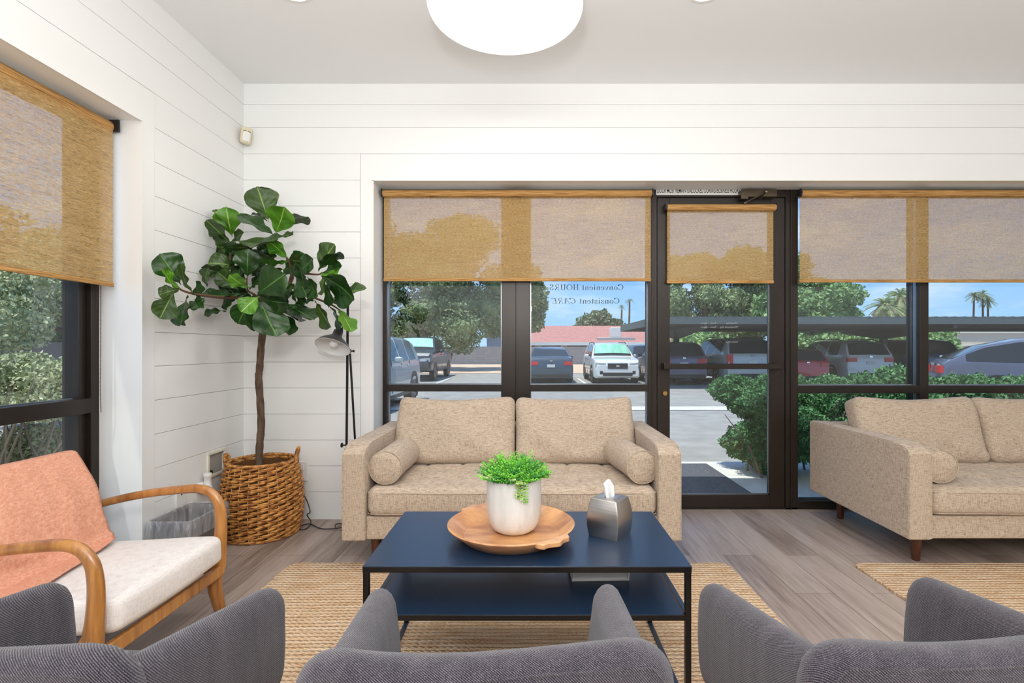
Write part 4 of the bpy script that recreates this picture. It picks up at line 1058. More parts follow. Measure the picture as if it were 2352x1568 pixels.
mb.build('stakes', mk('pale_cane', (.62, .36, .13), .5), bk)
mb = MB(); mb.lathe([(brad(z) - .016, z) for z in [.02 + .39 * i / 8 for i in range(9)]] , 40); mb.lathe([(0, .02), (brad(.02) - .016, .02)], 40); mb.build('lining', mk('wicker_inside', (.16, .07, .02), .8), bk)
for ang, hh in ((R(-15 + 155 + 40), .055), (R(-15 + 18), .075)):
    mb = MB(); c = Vector((math.cos(ang), math.sin(ang), 0)); tn = Vector((-c.y, c.x, 0)); r0 = brad(.43) + .002; pts = []
    for j in range(13):
        s_ = j / 12; a = PI * s_; pts.append(c * (r0 + .012 * math.sin(a)) + tn * (.042 * math.cos(a)) + Vector((0, 0, .420 + hh * math.sin(a) ** .8)))
    mb.tube(pts, .0095, 8, flat=.8)
    for j in range(36):
        k_ = j / 36 * 12; i = int(k_); p = pts[i].lerp(pts[min(12, i + 1)], k_ - i); d = (pts[min(12, i + 1)] - pts[max(0, i - 1)]).normalized(); u = d.orthogonal().normalized(); w = d.cross(u)
        mb.tube([p + u * .0098 * math.cos(2 * PI * m / 8) + w * .0085 * math.sin(2 * PI * m / 8) for m in range(8)], .0022, 4, closed=True)
    mb.build('handle', WICK, bk, ang=80)

# ---------------------------------------------------------------- fiddle-leaf fig
fg = thing('fiddle_leaf_fig', 'fiddle-leaf fig tree with one bare trunk and broad dark green leaves in the corner', 'tree', (BX, BY, .05))
org = Vector((BX, BY, .05)); DT = 3.06
def C2(x, y, d): return P(340 + x / 4.127, 420 + y / 4.127, d) - org          # crop coordinates to tree space
mb = MB()
tr = [(597, 1130), (595, 1067), (597, 1015), (600, 979), (598, 926), (594, 868), (596, 850), (599, 806), (603, 765)]
pts = [P(x, y, DT) - org for x, y in tr]; pts[0] = Vector((pts[0].x, pts[0].y, 0)); mb.tube(catmull(pts, 4), [.021 - .0015 * i / 32 + .0015 * math.sin(i * 2.1) for i in range(33)], 12)
mb.tube([P(598, 1018, DT) - org, P(590, 1014, DT - .02) - org], [.009, .005], 8)
for a, r0, r1 in (([(1085, 1420, DT), (1110, 1250, DT), (1140, 1000, DT), (1150, 800, 3.05), (1170, 640, 3.05), (1190, 520, 3.04)], .019, .008),
              ([(1075, 1400, DT), (990, 1230, 3.03), (880, 1020, 3.0), (820, 860, 3.0), (780, 740, 3.0), (790, 560, 2.98)], .015, .006)):
    q = catmull([C2(*p) for p in a], 5); mb.tube(q, [r0 + (r1 - r0) * i / (len(q) - 1) for i in range(len(q))], 9)
fixn(mb.build('trunk', BARK, fg, ang=70))
for a, r0, r1 in (([(1110, 1200, 3.05), (1290, 1010, 3.0), (1370, 900, 2.98), (1345, 770, 2.95), (1310, 700, 2.93)], .012, .005),
              ([(1330, 1000, 2.99), (1370, 862, 2.95), (1490, 860, 2.9), (1610, 868, 2.86), (1650, 850, 2.85)], .008, .004),
              ([(1200, 1090, 3.03), (1330, 1055, 2.98), (1480, 1056, 2.93), (1620, 1105, 2.88), (1750, 1160, 2.85), (1815, 1205, 2.83)], .009, .004),
              ([(1000, 1120, 3.02), (850, 1090, 2.93), (700, 1085, 2.8), (560, 1070, 2.65), (430, 1050, 2.52), (310, 1010, 2.44), (240, 930, 2.42)], .010, .004),
              ([(1090, 1140, 3.02), (1010, 1060, 2.92), (945, 1015, 2.87), (935, 900, 2.84)], .008, .004),
              ([(1090, 1140, 3.02), (1070, 1110, 2.92), (1040, 1075, 2.86)], .007, .004)):
    mb = MB(); q = catmull([C2(*p) for p in a], 5); mb.tube(q, [r0 + (r1 - r0) * i / (len(q) - 1) for i in range(len(q))], 8); fixn(mb.build('branch', STEMM, fg, ang=70))
# base x, y, tip x, y, projected width, depth, tone (0 deep, 1 olive, 2 fresh)
LV = [(1145, 370, 1040, 50, 255, 3.00, 1), (1205, 490, 1290, 240, 220, 2.97, 2), (1240, 385, 1508, 325, 100, 3.02, 1), (1130, 362, 985, 300, 34, 3.03, 1), (1215, 505, 860, 312, 100, 2.93, 0),
 (800, 510, 745, 240, 195, 2.96, 2), (815, 480, 530, 265, 80, 2.95, 1), (785, 585, 485, 362, 130, 2.93, 1), (790, 640, 550, 495, 62, 2.97, 1), (810, 530, 1210, 540, 95, 2.88, 1), (1040, 572, 780, 605, 75, 2.90, 1),
 (1220, 505, 1364, 495, 38, 2.98, 1), (1325, 722, 1150, 560, 120, 2.88, 2), (1185, 665, 1055, 575, 100, 2.95, 0), (1330, 748, 1070, 712, 68, 2.84, 2), (1325, 730, 1455, 745, 115, 2.93, 1), (945, 900, 950, 640, 195, 2.78, 0),
 (810, 770, 595, 600, 105, 3.0, 1), (845, 790, 565, 760, 165, 2.95, 1), (790, 822, 432, 800, 48, 2.87, 1), (548, 985, 572, 815, 68, 2.85, 1), (860, 1015, 668, 850, 150, 2.88, 1), (960, 992, 778, 878, 115, 2.77, 2),
 (980, 740, 1150, 640, 130, 3.02, 0), (1345, 812, 1020, 825, 42, 2.86, 1), (1030, 1062, 1290, 870, 255, 2.70, 0), (1065, 1085, 1310, 1135, 160, 2.76, 0), (885, 1050, 528, 1050, 68, 2.82, 0), (1055, 1075, 890, 1215, 155, 2.66, 2),
 (960, 1090, 855, 1325, 195, 2.80, 0), (1030, 1120, 1000, 1390, 175, 2.74, 0), (1062, 1100, 1215, 1440, 265, 2.68, 0), (1225, 1190, 1325, 1430, 130, 2.80, 0), (745, 1215, 538, 1258, 52, 2.86, 0), (1290, 1125, 1560, 1290, 140, 2.84, 0),
 (1295, 1140, 1425, 1305, 80, 2.88, 0), (1400, 870, 1500, 1065, 160, 2.80, 0), (1412, 1000, 1320, 965, 62, 2.86, 1), (1485, 1020, 1440, 800, 72, 2.74, 0), (1395, 865, 1555, 725, 135, 2.86, 0), (1350, 905, 1395, 765, 80, 2.90, 0),
 (1615, 845, 1765, 592, 145, 2.84, 1), (1612, 830, 1800, 660, 105, 2.78, 0), (1640, 860, 1825, 800, 120, 2.82, 0), (1640, 862, 1772, 868, 52, 2.77, 2), (1638, 875, 1940, 1095, 215, 2.68, 0), (1635, 868, 1672, 1022, 72, 2.64, 1),
 (1510, 885, 1605, 1065, 105, 2.78, 0), (1620, 930, 1745, 1135, 100, 2.75, 0), (1755, 1138, 2055, 1010, 62, 2.74, 1), (1760, 1085, 1845, 1175, 90, 2.80, 0), (1800, 1190, 1925, 1402, 118, 2.74, 2), (1575, 1105, 1725, 1355, 92, 2.78, 1),
 (1715, 1160, 1790, 1380, 44, 2.80, 0), (312, 965, 120, 685, 235, 2.47, 0), (300, 1012, 150, 825, 72, 2.40, 2), (422, 1040, 322, 775, 66, 2.47, 1), (312, 1005, 110, 1060, 112, 2.46, 1), (245, 1035, 118, 1275, 190, 2.42, 1),
 (378, 1060, 308, 1342, 88, 2.47, 0), (470, 1185, 462, 938, 68, 2.55, 0), (540, 1080, 415, 1195, 92, 2.58, 0), (432, 1130, 318, 1335, 52, 2.52, 0), (822, 1000, 688, 985, 62, 2.92, 0), (1400, 1050, 1485, 1145, 92, 2.88, 0),
 (1340, 1040, 1405, 1125, 52, 2.92, 0), (710, 700, 598, 600, 90, 3.02, 1), (832, 1090, 702, 1165, 82, 2.92, 0), (1150, 1140, 1300, 1235, 95, 2.90, 0), (890, 650, 1140, 690, 95, 3.0, 0), (900, 720, 860, 900, 90, 2.99, 0),
 (705, 835, 590, 890, 85, 2.96, 1), (1080, 860, 1030, 740, 85, 3.0, 0), (1030, 900, 1090, 790, 70, 2.98, 0), (960, 1010, 1060, 880, 60, 2.95, 0), (800, 560, 900, 480, 70, 3.02, 1), (1560, 1060, 1500, 1140, 60, 2.9, 0), (930, 640, 800, 700, 90, 3.03, 0)]
rl = random.Random(3); mb = MB(); mb.uv = []
def leaf(b, t, wproj, d, tone):
    L = (t - b).length; Wm = L * .72; w = wproj / 4.127 / F * d
    mid = (b + t) / 2 + org; view = (Vector((0, 0, CH)) - mid).normalized()
    ax = (t - b).normalized(); right = ax.cross(view).normalized(); face = right.cross(ax).normalized()
    if face.dot(view) < 0: face = -face
    k = min(1, max(.12, w / Wm)); Wd = max(w / .97, Wm if k < .97 else w); roll = math.acos(min(1, w / Wd)) * rl.choice((-1, 1))
    Wd = min(Wd, w * 2.6); roll = math.acos(min(1, w / Wd)) * (1 if roll > 0 else -1) * (1 if rl.random() < .8 else -1)
    s_ = (right * math.cos(roll) + face * math.sin(roll)); n_ = ax.cross(s_).normalized()
    if n_.dot(view) < 0: n_ = -n_
    fold = rl.uniform(.12, .3) * Wd; arch = rl.uniform(-.10, .12) * L; ph = rl.uniform(0, 6)
    nu, nv = 9, 15; o0 = len(mb.v); vs = []
    for j in range(nv):
        v = j / (nv - 1); vv = max(0, (v - .07) / .93)
        wd = Wd / 2 * (max(0, math.sin(PI * min(1, vv ** 1.25 * .93 + .0))) ** .62) * (.72 + .42 * vv) * (1 - .10 * math.sin(PI * vv * 2 + .6)) if vv > 0 else .0018
        wd = max(wd, .0018)
        if v > .97: wd *= .55
        for i in range(nu):
            u = i / (nu - 1) * 2 - 1; ed = 1 + .055 * math.sin(vv * 14 + ph + (2 if u > 0 else 0)) * abs(u) ** 3
            p = b + ax * (L * v + (.02 * L if abs(u) < .5 and v > .9 else 0)) + s_ * (u * wd * ed)
            p += n_ * (fold * abs(u) * (wd / max(Wd / 2, 1e-5)) * .5 + arch * math.sin(PI * v) + .007 * math.sin(vv * 15 + ph * 2 + u * 2) * abs(u) * (vv > 0))
            vs.append(p); mb.uv.append(((u + 1) / 2, v))
    fs = [(j * nu + i, j * nu + i + 1, (j + 1) * nu + i + 1, (j + 1) * nu + i) for j in range(nv - 1) for i in range(nu - 1)]
    mb.cur = tone; mb.add(vs, fs)
for i in range(34):      # the crowded heart of the crown
    x = rl.uniform(620, 1480); y = rl.uniform(560, 1180); an = rl.uniform(0, 2 * PI); ln = rl.uniform(150, 230)
    if y > 640 and x < 1400: LV.append((x, y, x + ln * math.cos(an), min(1230, y + ln * math.sin(an) * .8), rl.uniform(80, 150), rl.uniform(2.94, 3.14), rl.choice((0, 0, 1))))
for (bx_, by_, tx_, ty_, w_, d_, tone) in LV:
    w_ *= 1.10; tx_ += (tx_ - bx_) * .03; ty_ += (ty_ - by_) * .03
    dd = rl.uniform(-.05, .05)
    b = C2(bx_, by_, d_ + .03); t = C2(tx_, ty_, d_ - .03 + dd * .6)
    # keep leaves in front of both walls
    for q in (b, t):
        wx = q.x + org.x
        if wx < XL + .03: q.x = XL + .03 - org.x
    leaf(b, t, w_, d_, tone)
nL = len(mb.v)
wlim = XL + .012 - org.x; ylim = YB - .015 - org.y
mb.v = [(max(x, wlim), min(y, ylim), z) for x, y, z in mb.v]
o = mb.build('foliage', LEAF, fg, ang=180)

# ---------------------------------------------------------------- floor lamp
FD = 3.14
fp = thing('floor_lamp', 'black metal floor lamp with cone shade between the fig tree and the sofa', 'floor lamp', (P(797, 800, FD).x, FD, 0))
lo = Vector((P(797, 800, FD).x, FD, 0))
def L_(px, py, d=FD): return P(px, py, d) - lo
pb = L_(795, 1010); 
mb = MB(); mb.tube([Vector((pb.x - .002, 0, .02)), L_(799, 690)], .0075, 12); fixn(mb.build('pole', BLACK, fp))
mb = MB(); mb.tube([L_(804, 812, FD - .02), L_(815, 1003, FD + .0), Vector((L_(828, 1100).x, .0, .20))], .0065, 12); fixn(mb.build('counter_arm', BLACK, fp))
mb = MB(); mb.lathe([(0, .0), (.10, .0), (.10, .012), (.02, .022), (.0, .022)], 40, (.092, 0, 0)); mb.cyl((0, 0, .01), (0, 0, .03), .012); fixn(mb.build('base', BLACK, fp))
mb = MB(); k0 = L_(801, 806, FD - .02); mb.cyl(k0 - Vector((.012, 0, 0)), k0 + Vector((.012, 0, 0)), .013, n=16); mb.cyl(k0 + Vector((.012, 0, 0)), k0 + Vector((.030, 0, .0)), .004, n=8); mb.cyl(k0 + Vector((.026, 0, 0)), k0 + Vector((.034, 0, .0)), .008, n=12)
mb.tube([k0, k0 + Vector((-.03, 0, -.008))], [.01, .005], 8); fixn(mb.build('clamp', BLACK, fp))
mb = MB(); k1 = L_(789, 1022, FD - .01); mb.cyl(k1 + Vector((.02, 0, 0)), k1 - Vector((.008, 0, 0)), .004, n=8); mb.cyl(k1 - Vector((.006, 0, 0)), k1 - Vector((.014, 0, 0)), .014, n=16); fixn(mb.build('knob', BLACK, fp))
rim = L_(764, 797, 3.02); nrm = Vector((-.12, -.50, -.84)).normalized(); up_ = -nrm
a_ = Vector((1, 0, 0)); a_ = (a_ - up_ * a_.dot(up_)).normalized(); b_ = up_.cross(a_)
Ms = Matrix((a_, b_, up_)).transposed()
sh = lambda v: rim + Ms @ Vector(v)
def lath(prof, n=40, o=MB): m_ = o(); m_.lathe(prof, n); m_.v = [tuple(sh(v)) for v in m_.v]; return m_
mb = lath([(.1035, .0), (.104, .002), (.085, .028), (.036, .070), (.029, .080), (.027, .112), (.020, .120), (0, .121)]); so = fixn(mb.build('lamp_shade', BLACK, fp, ang=50))
mb = lath([(.104, .001), (.1010, -.001), (.0995, .003), (.082, .028), (.034, .067), (0, .070)]); si = mb.build('shade_lining', mk('white_enamel', (.80, .80, .79), .4), so); fixn(si)
mb = lath([(0, .0), (.014, .003), (.024, .014), (.026, .026), (.021, .042), (.012, .056), (.012, .07)], 28); mb.build('bulb', mk('frosted_bulb', (.88, .88, .88), .35), fp); 
mb = MB(); ph_ = lambda u, v: (u, v)
stk = mk('print_grey', (.22, .22, .23), .7)
def cone_pt(a, s_): r_ = .0975 - s_ * .0595; z = .006 + s_ * .0585; return sh(((r_ - .0012) * math.cos(a), (r_ - .0012) * math.sin(a), z))
for blk in (0, 1):
    for ln in range(4):
        for w_ in range(5):
            a0 = R(278 + blk * 26 + w_ * 4.4); a1 = a0 + R(3.2 + (w_ * 7 + ln * 3) % 3 * .4); s0 = .30 + ln * .10
            mb.add([cone_pt(a0, s0), cone_pt(a1, s0), cone_pt(a1, s0 + .05), cone_pt(a0, s0 + .05)], [(0, 1, 2, 3)])
mb.build('warning_print', stk, so, smooth=False)
mb = MB(); top = sh((0, 0, .118)); mb.bar(sh((.01, 0, .085)), sh((.01, 0, .135)), .012, .010); mb.tube(catmull([sh((0, 0, .12)), L_(771, 748, 3.03), L_(773, 742, 3.03), L_(783, 744, 3.05), L_(787, 757, 3.07), L_(784, 770, 3.07)], 5), .0028, 7)
mb.tube([sh((.0, .0, .10)), L_(786, 782, 3.09), L_(799, 803, FD - .015)], .006, 8); fixn(mb.build('swivel_arm', BLACK, fp))
mb = MB()
def fl_(px, py): d = F * (CH - .006) / (py - 800); return P(px, py, d) - lo
pw = catmull([Vector((-1.478, YB - .03, .245)) - lo, Vector((-1.47, YB - .05, .22)) - lo, P(705, 1150, 3.22) - lo, P(712, 1175, 3.2) - lo, P(705, 1182, 3.2) - lo, fl_(714, 1198), fl_(706, 1212), fl_(690, 1216), fl_(692, 1207), fl_(712, 1203), fl_(735, 1213), fl_(760, 1214), fl_(785, 1211), fl_(800, 1208), Vector((.0, -.1, .02))], 6)
mb.tube(pw, .0032, 6); mb.tube(catmull([fl_(771, 1213), fl_(770, 1205), fl_(778, 1202), fl_(790, 1203)], 5), .0032, 6); fixn(mb.build('power_cord', BLACKP, fp))
mb = MB(); mb.box(-.012, .012, -.045, 0, -.016, .016); o = mb.build('plug', WHITEP, fp, bevel=.004, loc=Vector((-1.478, YB - .013, .268)) - lo)

# ---------------------------------------------------------------- waste basket with liner
wb = thing('waste_basket', 'grey rectangular waste basket with a clear plastic liner behind the armchair', 'waste basket', (-1.722, 2.585, 0))
def rect_ring(hx_, hy_, z, rc=.025, k=5):
    return [Vector((sx * (hx_ - rc) + rc * math.cos(R(a0 + 90 * q / k)), sy * (hy_ - rc) + rc * math.sin(R(a0 + 90 * q / k)), z)) for (sx, sy, a0) in ((1, 1, 0), (-1, 1, 90), (-1, -1, 180), (1, -1, 270)) for q in range(k + 1)]
def loft(mb, rings, cap0=False, cap1=False):
    n = len(rings[0]); vs = [p for r_ in rings for p in r_]
    fs = [(i * n + k, i * n + (k + 1) % n, (i + 1) * n + (k + 1) % n, (i + 1) * n + k) for i in range(len(rings) - 1) for k in range(n)]
    if cap0: fs.append(tuple(range(n)))
    if cap1: fs.append(tuple((len(rings) - 1) * n + k for k in range(n)))
    return mb.add(vs, fs)
mb = MB(); loft(mb, [rect_ring(.075, .12, .001), rect_ring(.102, .155, .272), rect_ring(.106, .160, .275), rect_ring(.106, .160, .262), rect_ring(.100, .152, .26)], cap0=True)
loft(mb, [rect_ring(.073, .118, .006), rect_ring(.100, .153, .272)], cap0=True); fixn(mb.build('bin', mk('grey_bin', (.14, .12, .11), .5), wb))
LIN = bpy.data.materials.new('clear_liner'); LIN.use_nodes = True; t = LIN.node_tree; b = t.nodes['Principled BSDF']; b.inputs['Base Color'].default_value = (.75, .76, .78, 1); b.inputs['Roughness'].default_value = .25
trp = N(t, 'ShaderNodeBsdfTransparent'); m2 = N(t, 'ShaderNodeMixShader'); nn = noise_at(t, (60, 60, 9), 4, .7); mr = N(t, 'ShaderNodeMapRange'); t.links.new(nn.outputs['Fac'], mr.inputs[0]); mr.inputs[1].default_value = .35; mr.inputs[2].default_value = .65; mr.inputs[3].default_value = .90; mr.inputs[4].default_value = .60
t.links.new(mr.outputs[0], m2.inputs[0]); t.links.new(b.outputs[0], m2.inputs[1]); t.links.new(trp.outputs[0], m2.inputs[2]); t.links.new(m2.outputs[0], t.nodes['Material Output'].inputs[0])
mb = MB()
def crump(ring, a, s_): return [p + jit(p, a, 28, s_) for p in ring]
loft(mb, [crump(rect_ring(.07, .112, .03), .008, 1), crump(rect_ring(.085, .135, .15), .010, 2), crump(rect_ring(.094, .146, .255), .004, 3), rect_ring(.103, .157, .281), rect_ring(.110, .164, .279), crump(rect_ring(.112, .168, .235), .006, 4), crump(rect_ring(.111, .166, .19), .010, 5)])
lo2 = mb.build('liner', LIN, wb, ang=180)
# ================================================================ outside
def zg(y): return -.02 if y < 5.07 else (-.04 - .16 * min(1, (y - 5.07) / 11))
ASPH = mk('asphalt', (.30, .285, .265), .9, col2=(.38, .365, .34), scale=(3, 3, 3), detail=8)
CONC = mk('concrete', (.62, .60, .56), .85, col2=(.72, .70, .66), scale=(5, 5, 5), detail=5)
mb = MB(); mb.box(-40, 60, GY + .12, 5.07, -.3, -.02); mb.box(-40, XL - .36, -8, GY + .12, -.3, -.021)
struct(mb.build('floor_outside', CONC))
mb = MB(); ys = [5.07, 8, 11, 16, 60, 130]
for a, c in zip(ys[:-1], ys[1:]): mb.add([(-140, a, zg(a)), (190, a, zg(a)), (190, c, zg(c)), (-140, c, zg(c))], [(0, 1, 2, 3)])
struct(mb.build('ground', ASPH, smooth=False))
def strip(name, mat, label, cat, rects):
    for r_ in rects:
        x0, x1, y0, y1 = r_; mb = MB(); mb.add([(x0, y0, zg(y0) + .012), (x1, y0, zg(y0) + .012), (x1, y1, zg(y1) + .012), (x0, y1, zg(y1) + .012)], [(0, 1, 2, 3)]); tag(mb.build(name, mat, smooth=False), label, cat, 'painted stall lines' if cat == 'road marking' else None)
LINEP = mk('line_paint', (.75, .75, .72), .7)
for x, w_ in ((-3.55, 'right of the dark pickup truck'), (-.42, 'left of the dark blue-grey sedan'), (1.95, 'between the dark sedan and the white car facing the window'), (4.28, 'right of the white car facing the window'), (6.55, 'between the plum car and the large pale grey car'), (8.85, 'left of the red hatchback'), (11.1, 'between the red hatchback and the white car under the carport')):
    strip('stall_line', LINEP, 'white painted stall line ' + w_, 'road marking', [(x, x + .10, 17.2, 22)])
strip('pale_strip', CONC, 'pale concrete gutter strip across the lot', 'gutter', [(-3, 12, 10.0, 10.7)])
strip('dirt_strip', mk('orange_gravel', (.62, .42, .28), .95, col2=(.74, .56, .42), scale=(2, 2, 2), detail=6), 'orange gravel bed in front of the block wall', 'gravel bed', [(-9, 12, 26.5, 41.6)])
# door mat
MATM = mk('mat_fibre', (.055, .06, .075), .95, col2=(.12, .125, .14), scale=(90, 90, 90))
mb = MB(); mb.box(.70, 1.69, GY + .16, 4.93, -.02, -.006); tag(mb.build('door_mat', MATM, bevel=.003), 'dark blue-grey door mat outside the glass door', 'mat')

PAINTS = {}
def paint(nm, c, metal=.3):
    if nm not in PAINTS: PAINTS[nm] = mk('car_paint_' + nm, c, .28, metal, coat=.8)
    return PAINTS[nm]
CGL = mk('car_glass', (.03, .035, .04), .08, 0, spec=.45); LAMPR = mk('tail_lamp', (.65, .03, .03), .25, spec=.6); LAMPW = mk('head_lamp', (.55, .58, .60), .12, .3); DARKT = mk('dark_trim', (.025, .025, .028), .5)
ALLOY = mk('alloy', (.50, .50, .52), .3, .8); PLATE = mk('plate', (.72, .72, .70), .5); SHADE = mk('sun_shade', (.20, .56, .42), .5, 0, col2=(.32, .68, .54), scale=(7, 2, 2))
PROF = {
 'crossover': dict(top=[(0, .42), (.012, .50), (.05, .565), (.15, .60), (.27, .64), (.30, .67), (.42, .94), (.48, .985), (.56, 1), (.72, .97), (.84, .88), (.96, .68), (.985, .62), (1, .42)], cab=(.295, .93), wf=(.30, .43), wr=(.80, .955), pil=(.345, .355, .53, .545, .70, .71, .905), belt=(.60, .67), bot=.14),
 'suv': dict(top=[(0, .44), (.012, .52), (.05, .575), (.13, .605), (.26, .64), (.29, .67), (.40, .95), (.44, .975), (.55, 1), (.80, .985), (.90, .95), (.93, .92), (.985, .66), (.995, .60), (1, .42)], cab=(.285, .985), wf=(.29, .41), wr=(.93, .985), pil=(.335, .35, .52, .545, .70, .725, .87), belt=(.605, .66), bot=.14),
 'sedan': dict(top=[(0, .42), (.015, .52), (.06, .575), (.28, .67), (.31, .69), (.43, .955), (.50, 1), (.62, .985), (.70, .93), (.845, .735), (.87, .725), (.97, .70), (.99, .60), (1, .40)], cab=(.305, .845), wf=(.31, .44), wr=(.70, .84), pil=(.36, .375, .53, .55, .70, .72, .80), belt=(.62, .68), bot=.12),
 'pickup': dict(top=[(0, .42), (.01, .56), (.03, .62), (.20, .665), (.225, .69), (.32, .955), (.36, .99), (.45, 1), (.60, .985), (.635, .95), (.655, .685), (.67, .665), (.985, .665), (1, .42)], cab=(.22, .655), wf=(.225, .33), wr=(.637, .655), pil=(.26, .27, .43, .45, .60), belt=(.615, .64), bot=.20),
}
def interp(tb, x):
    for (a, b), (c, d) in zip(tb[:-1], tb[1:]):
        if x <= c: return b + (d - b) * (x - a) / (c - a)
    return tb[-1][1]
def car(kind, label, col, L, Wd, H, loc, rz, group=None, shade=False, rails=False, plate=True, name=None, lamp_style=0):
    """local: nose at y=0 pointing to -y, tail at y=L"""
    S_ = PROF[kind]; t_ = thing({'suv': 'sport_utility_vehicle', 'crossover': 'crossover_car', 'sedan': 'sedan', 'pickup': 'pickup_truck'}[kind] if not name else name, label, 'car' if kind != 'pickup' else 'pickup truck', loc, rz, group)
    hw = Wd / 2; top = lambda x: interp(S_['top'], x) * H
    belt = lambda x: min((S_['belt'][0] + (S_['belt'][1] - S_['belt'][0]) * x) * H, top(x) - .02 * H)
    xs = sorted(set([round(i / 44, 4) for i in range(45)] + [p[0] for p in S_['top']] + list(S_['pil'])))
    whl = (.185, .80) if kind != 'pickup' else (.16, .775); wr_ = .205 * H if kind != 'sedan' else .225 * H
    wr_ = {'suv': .34, 'crossover': .34, 'sedan': .315, 'pickup': .37}[kind] * .92
    def wid(x):
        e = 1 - .11 * max(0, 1 - x / .09) ** 2 - .07 * max(0, (x - .93) / .07) ** 2
        return hw * e
    def ring(x):
        tp, bl, w = top(x), belt(x), wid(x); bt = S_['bot'] * H + (.05 * H * max(0, 1 - x / .05) + .04 * H * max(0, (x - .96) / .04)); k = max(0, (tp - bl) / (H - bl))
        wt = w * (.965 - .20 * k)
        if tp < bt + .25 * H: pass
        Y = x * L
        return [(w * .90, Y, bt), (w * .985, Y, bt + .04 * H), (w, Y, bt + .45 * (bl - bt)), (w * .975, Y, bl - .06 * H), (w * .955, Y, bl), (wt * .985, Y, bl + (tp - bl) * .86), (wt * .90, Y, bl + (tp - bl) * .965), (wt * .55, Y, tp), (0, Y, tp + .006 * H)]
    rings = []
    for x in xs:
        h = ring(x); rings.append([(-a, b, c) for a, b, c in h] + [(a, b, c) for a, b, c in reversed(h[:-1])])
    n = len(rings[0]); body = MB(); win = MB()
    vs = [p for r_ in rings for p in r_]
    fb_, fg_ = [], []
    cab, wf, wr2, pil = S_['cab'], S_['wf'], S_['wr'], S_['pil']
    for i in range(len(xs) - 1):
        xm = (xs[i] + xs[i + 1]) / 2
        inpil = any(abs(xm - (a + b) / 2) < (b - a) / 2 for a, b in ((pil[0], pil[1]), (pil[2], pil[3])) ) or (len(pil) > 5 and pil[4] < xm < pil[5]) or xm > pil[-1]
        for k in range(n - 1):
            q = (i * n + k, i * n + k + 1, (i + 1) * n + k + 1, (i + 1) * n + k); kk = min(k, n - 2 - k)
            g_ = False
            if kk == 4 and cab[0] + .03 < xm < cab[1] - .02 and not inpil and top(xm) - belt(xm) > .12 * H: g_ = True
            if kk >= 6 and (wf[0] < xm < wf[1] or wr2[0] < xm < wr2[1]) : g_ = True
            (fg_ if g_ else fb_).append(q)
    fb_ += [tuple(range(n)), tuple((len(xs) - 1) * n + k for k in range(n))] + [(i * n, (i + 1) * n, (i + 1) * n + n - 1, i * n + n - 1) for i in range(len(xs) - 1)]
    body.add(vs, fb_); win.add([(a * 1.003, b, c + .003) for a, b, c in vs], fg_)
    bo = fixn(body.build('body', col, t_, ang=32)); wo_ = fixn(win.build('windows', CGL, t_, ang=25))
    # wheels, arches
    for wy in whl:
        for sg in (-1, 1):
            c = Vector((sg * (hw - .10), wy * L, wr_)); ax = Vector((sg, 0, 0))
            mb = MB(); mb.lathe([(wr_ * .62, -.09), (wr_ * .92, -.10), (wr_, -.075), (wr_, .075), (wr_ * .93, .098), (wr_ * .66, .09)], 28, c, Matrix.Rotation(PI / 2 * sg, 3, 'Y')); mb.disc(c - ax * .08, -ax, wr_ * .8, 16)
            wh = fixn(mb.build('wheel', RUBBER, t_))
            mb = MB(); mb.lathe([(wr_ * .66, .088), (wr_ * .60, .095), (wr_ * .55, .07), (0, .06)], 28, c, Matrix.Rotation(PI / 2 * sg, 3, 'Y'))
            for k in range(5):
                a = 2 * PI * k / 5; d = Vector((0, math.cos(a), math.sin(a))); mb.bar(c + ax * .085 + d * .03, c + ax * .09 + d * wr_ * .60, .05, .02, up=ax)
            mb.build('rim', ALLOY, wh)
            mb = MB(); rr = wr_ * 1.20; mb.lathe([(rr, .0), (rr, .02), (wr_ * .9, .02)], 28, Vector((sg * (hw - .012), wy * L, wr_ * 1.05)), Matrix.Rotation(PI / 2 * sg, 3, 'Y')); mb.disc(Vector((sg * (hw - .002), wy * L, wr_ * 1.05)), ax, rr, 28)
            mb.v = [v if v[2] > .10 else (v[0], v[1], .10) for v in mb.v]
            mb.build('wheel_arch', DARKT, t_)
    def patch(nm, mat, u0, u1, z0, z1, y, back=False, shear=0, n_=8, proud=.012, both=False, parent=t_):
        for sg in ((-1, 1) if both else (1,)):
            mb = MB(); vs_ = []
            for side in (0, 1):
                for i in range(n_ + 1):
                    u = u0 + (u1 - u0) * i / n_; x = sg * u * hw; xi = abs(u)
                    yy = (L if back else 0) + (1 if back else -1) * (proud - .16 * max(0, xi - .72) ** 1.5 * 2.2) + y
                    for z in (z0 + shear * i / n_, z1 + shear * i / n_ * .6): vs_.append((x, yy + (0 if side else (-.05 if back else .05)), z * H))
            m_ = (n_ + 1) * 2; fs = []
            for i in range(n_):
                a = m_ + 2 * i; fs.append((a, a + 2, a + 3, a + 1)); b = 2 * i
                fs += [(b, b + 2, a + 2, a), (b + 1, a + 1, a + 3, b + 3)]
            fs += [(0, m_, m_ + 1, 1), (m_ - 2, m_ - 1, 2 * m_ - 1, 2 * m_ - 2)]
            mb.add(vs_, fs); fixn(mb.build(nm, mat, parent))
    # front
    patch('grille', DARKT, -.42, .42, .37, .50, 0); patch('lower_grille', DARKT, -.62, .62, .20, .28, .0)
    patch('headlight', LAMPW, .50, .93, .40, .50, .02, both=True, shear=.03); patch('fog_lamp', DARKT, .62, .86, .24, .32, .01, both=True)
    patch('emblem', CHROME, -.07, .07, .42, .46, -.006)
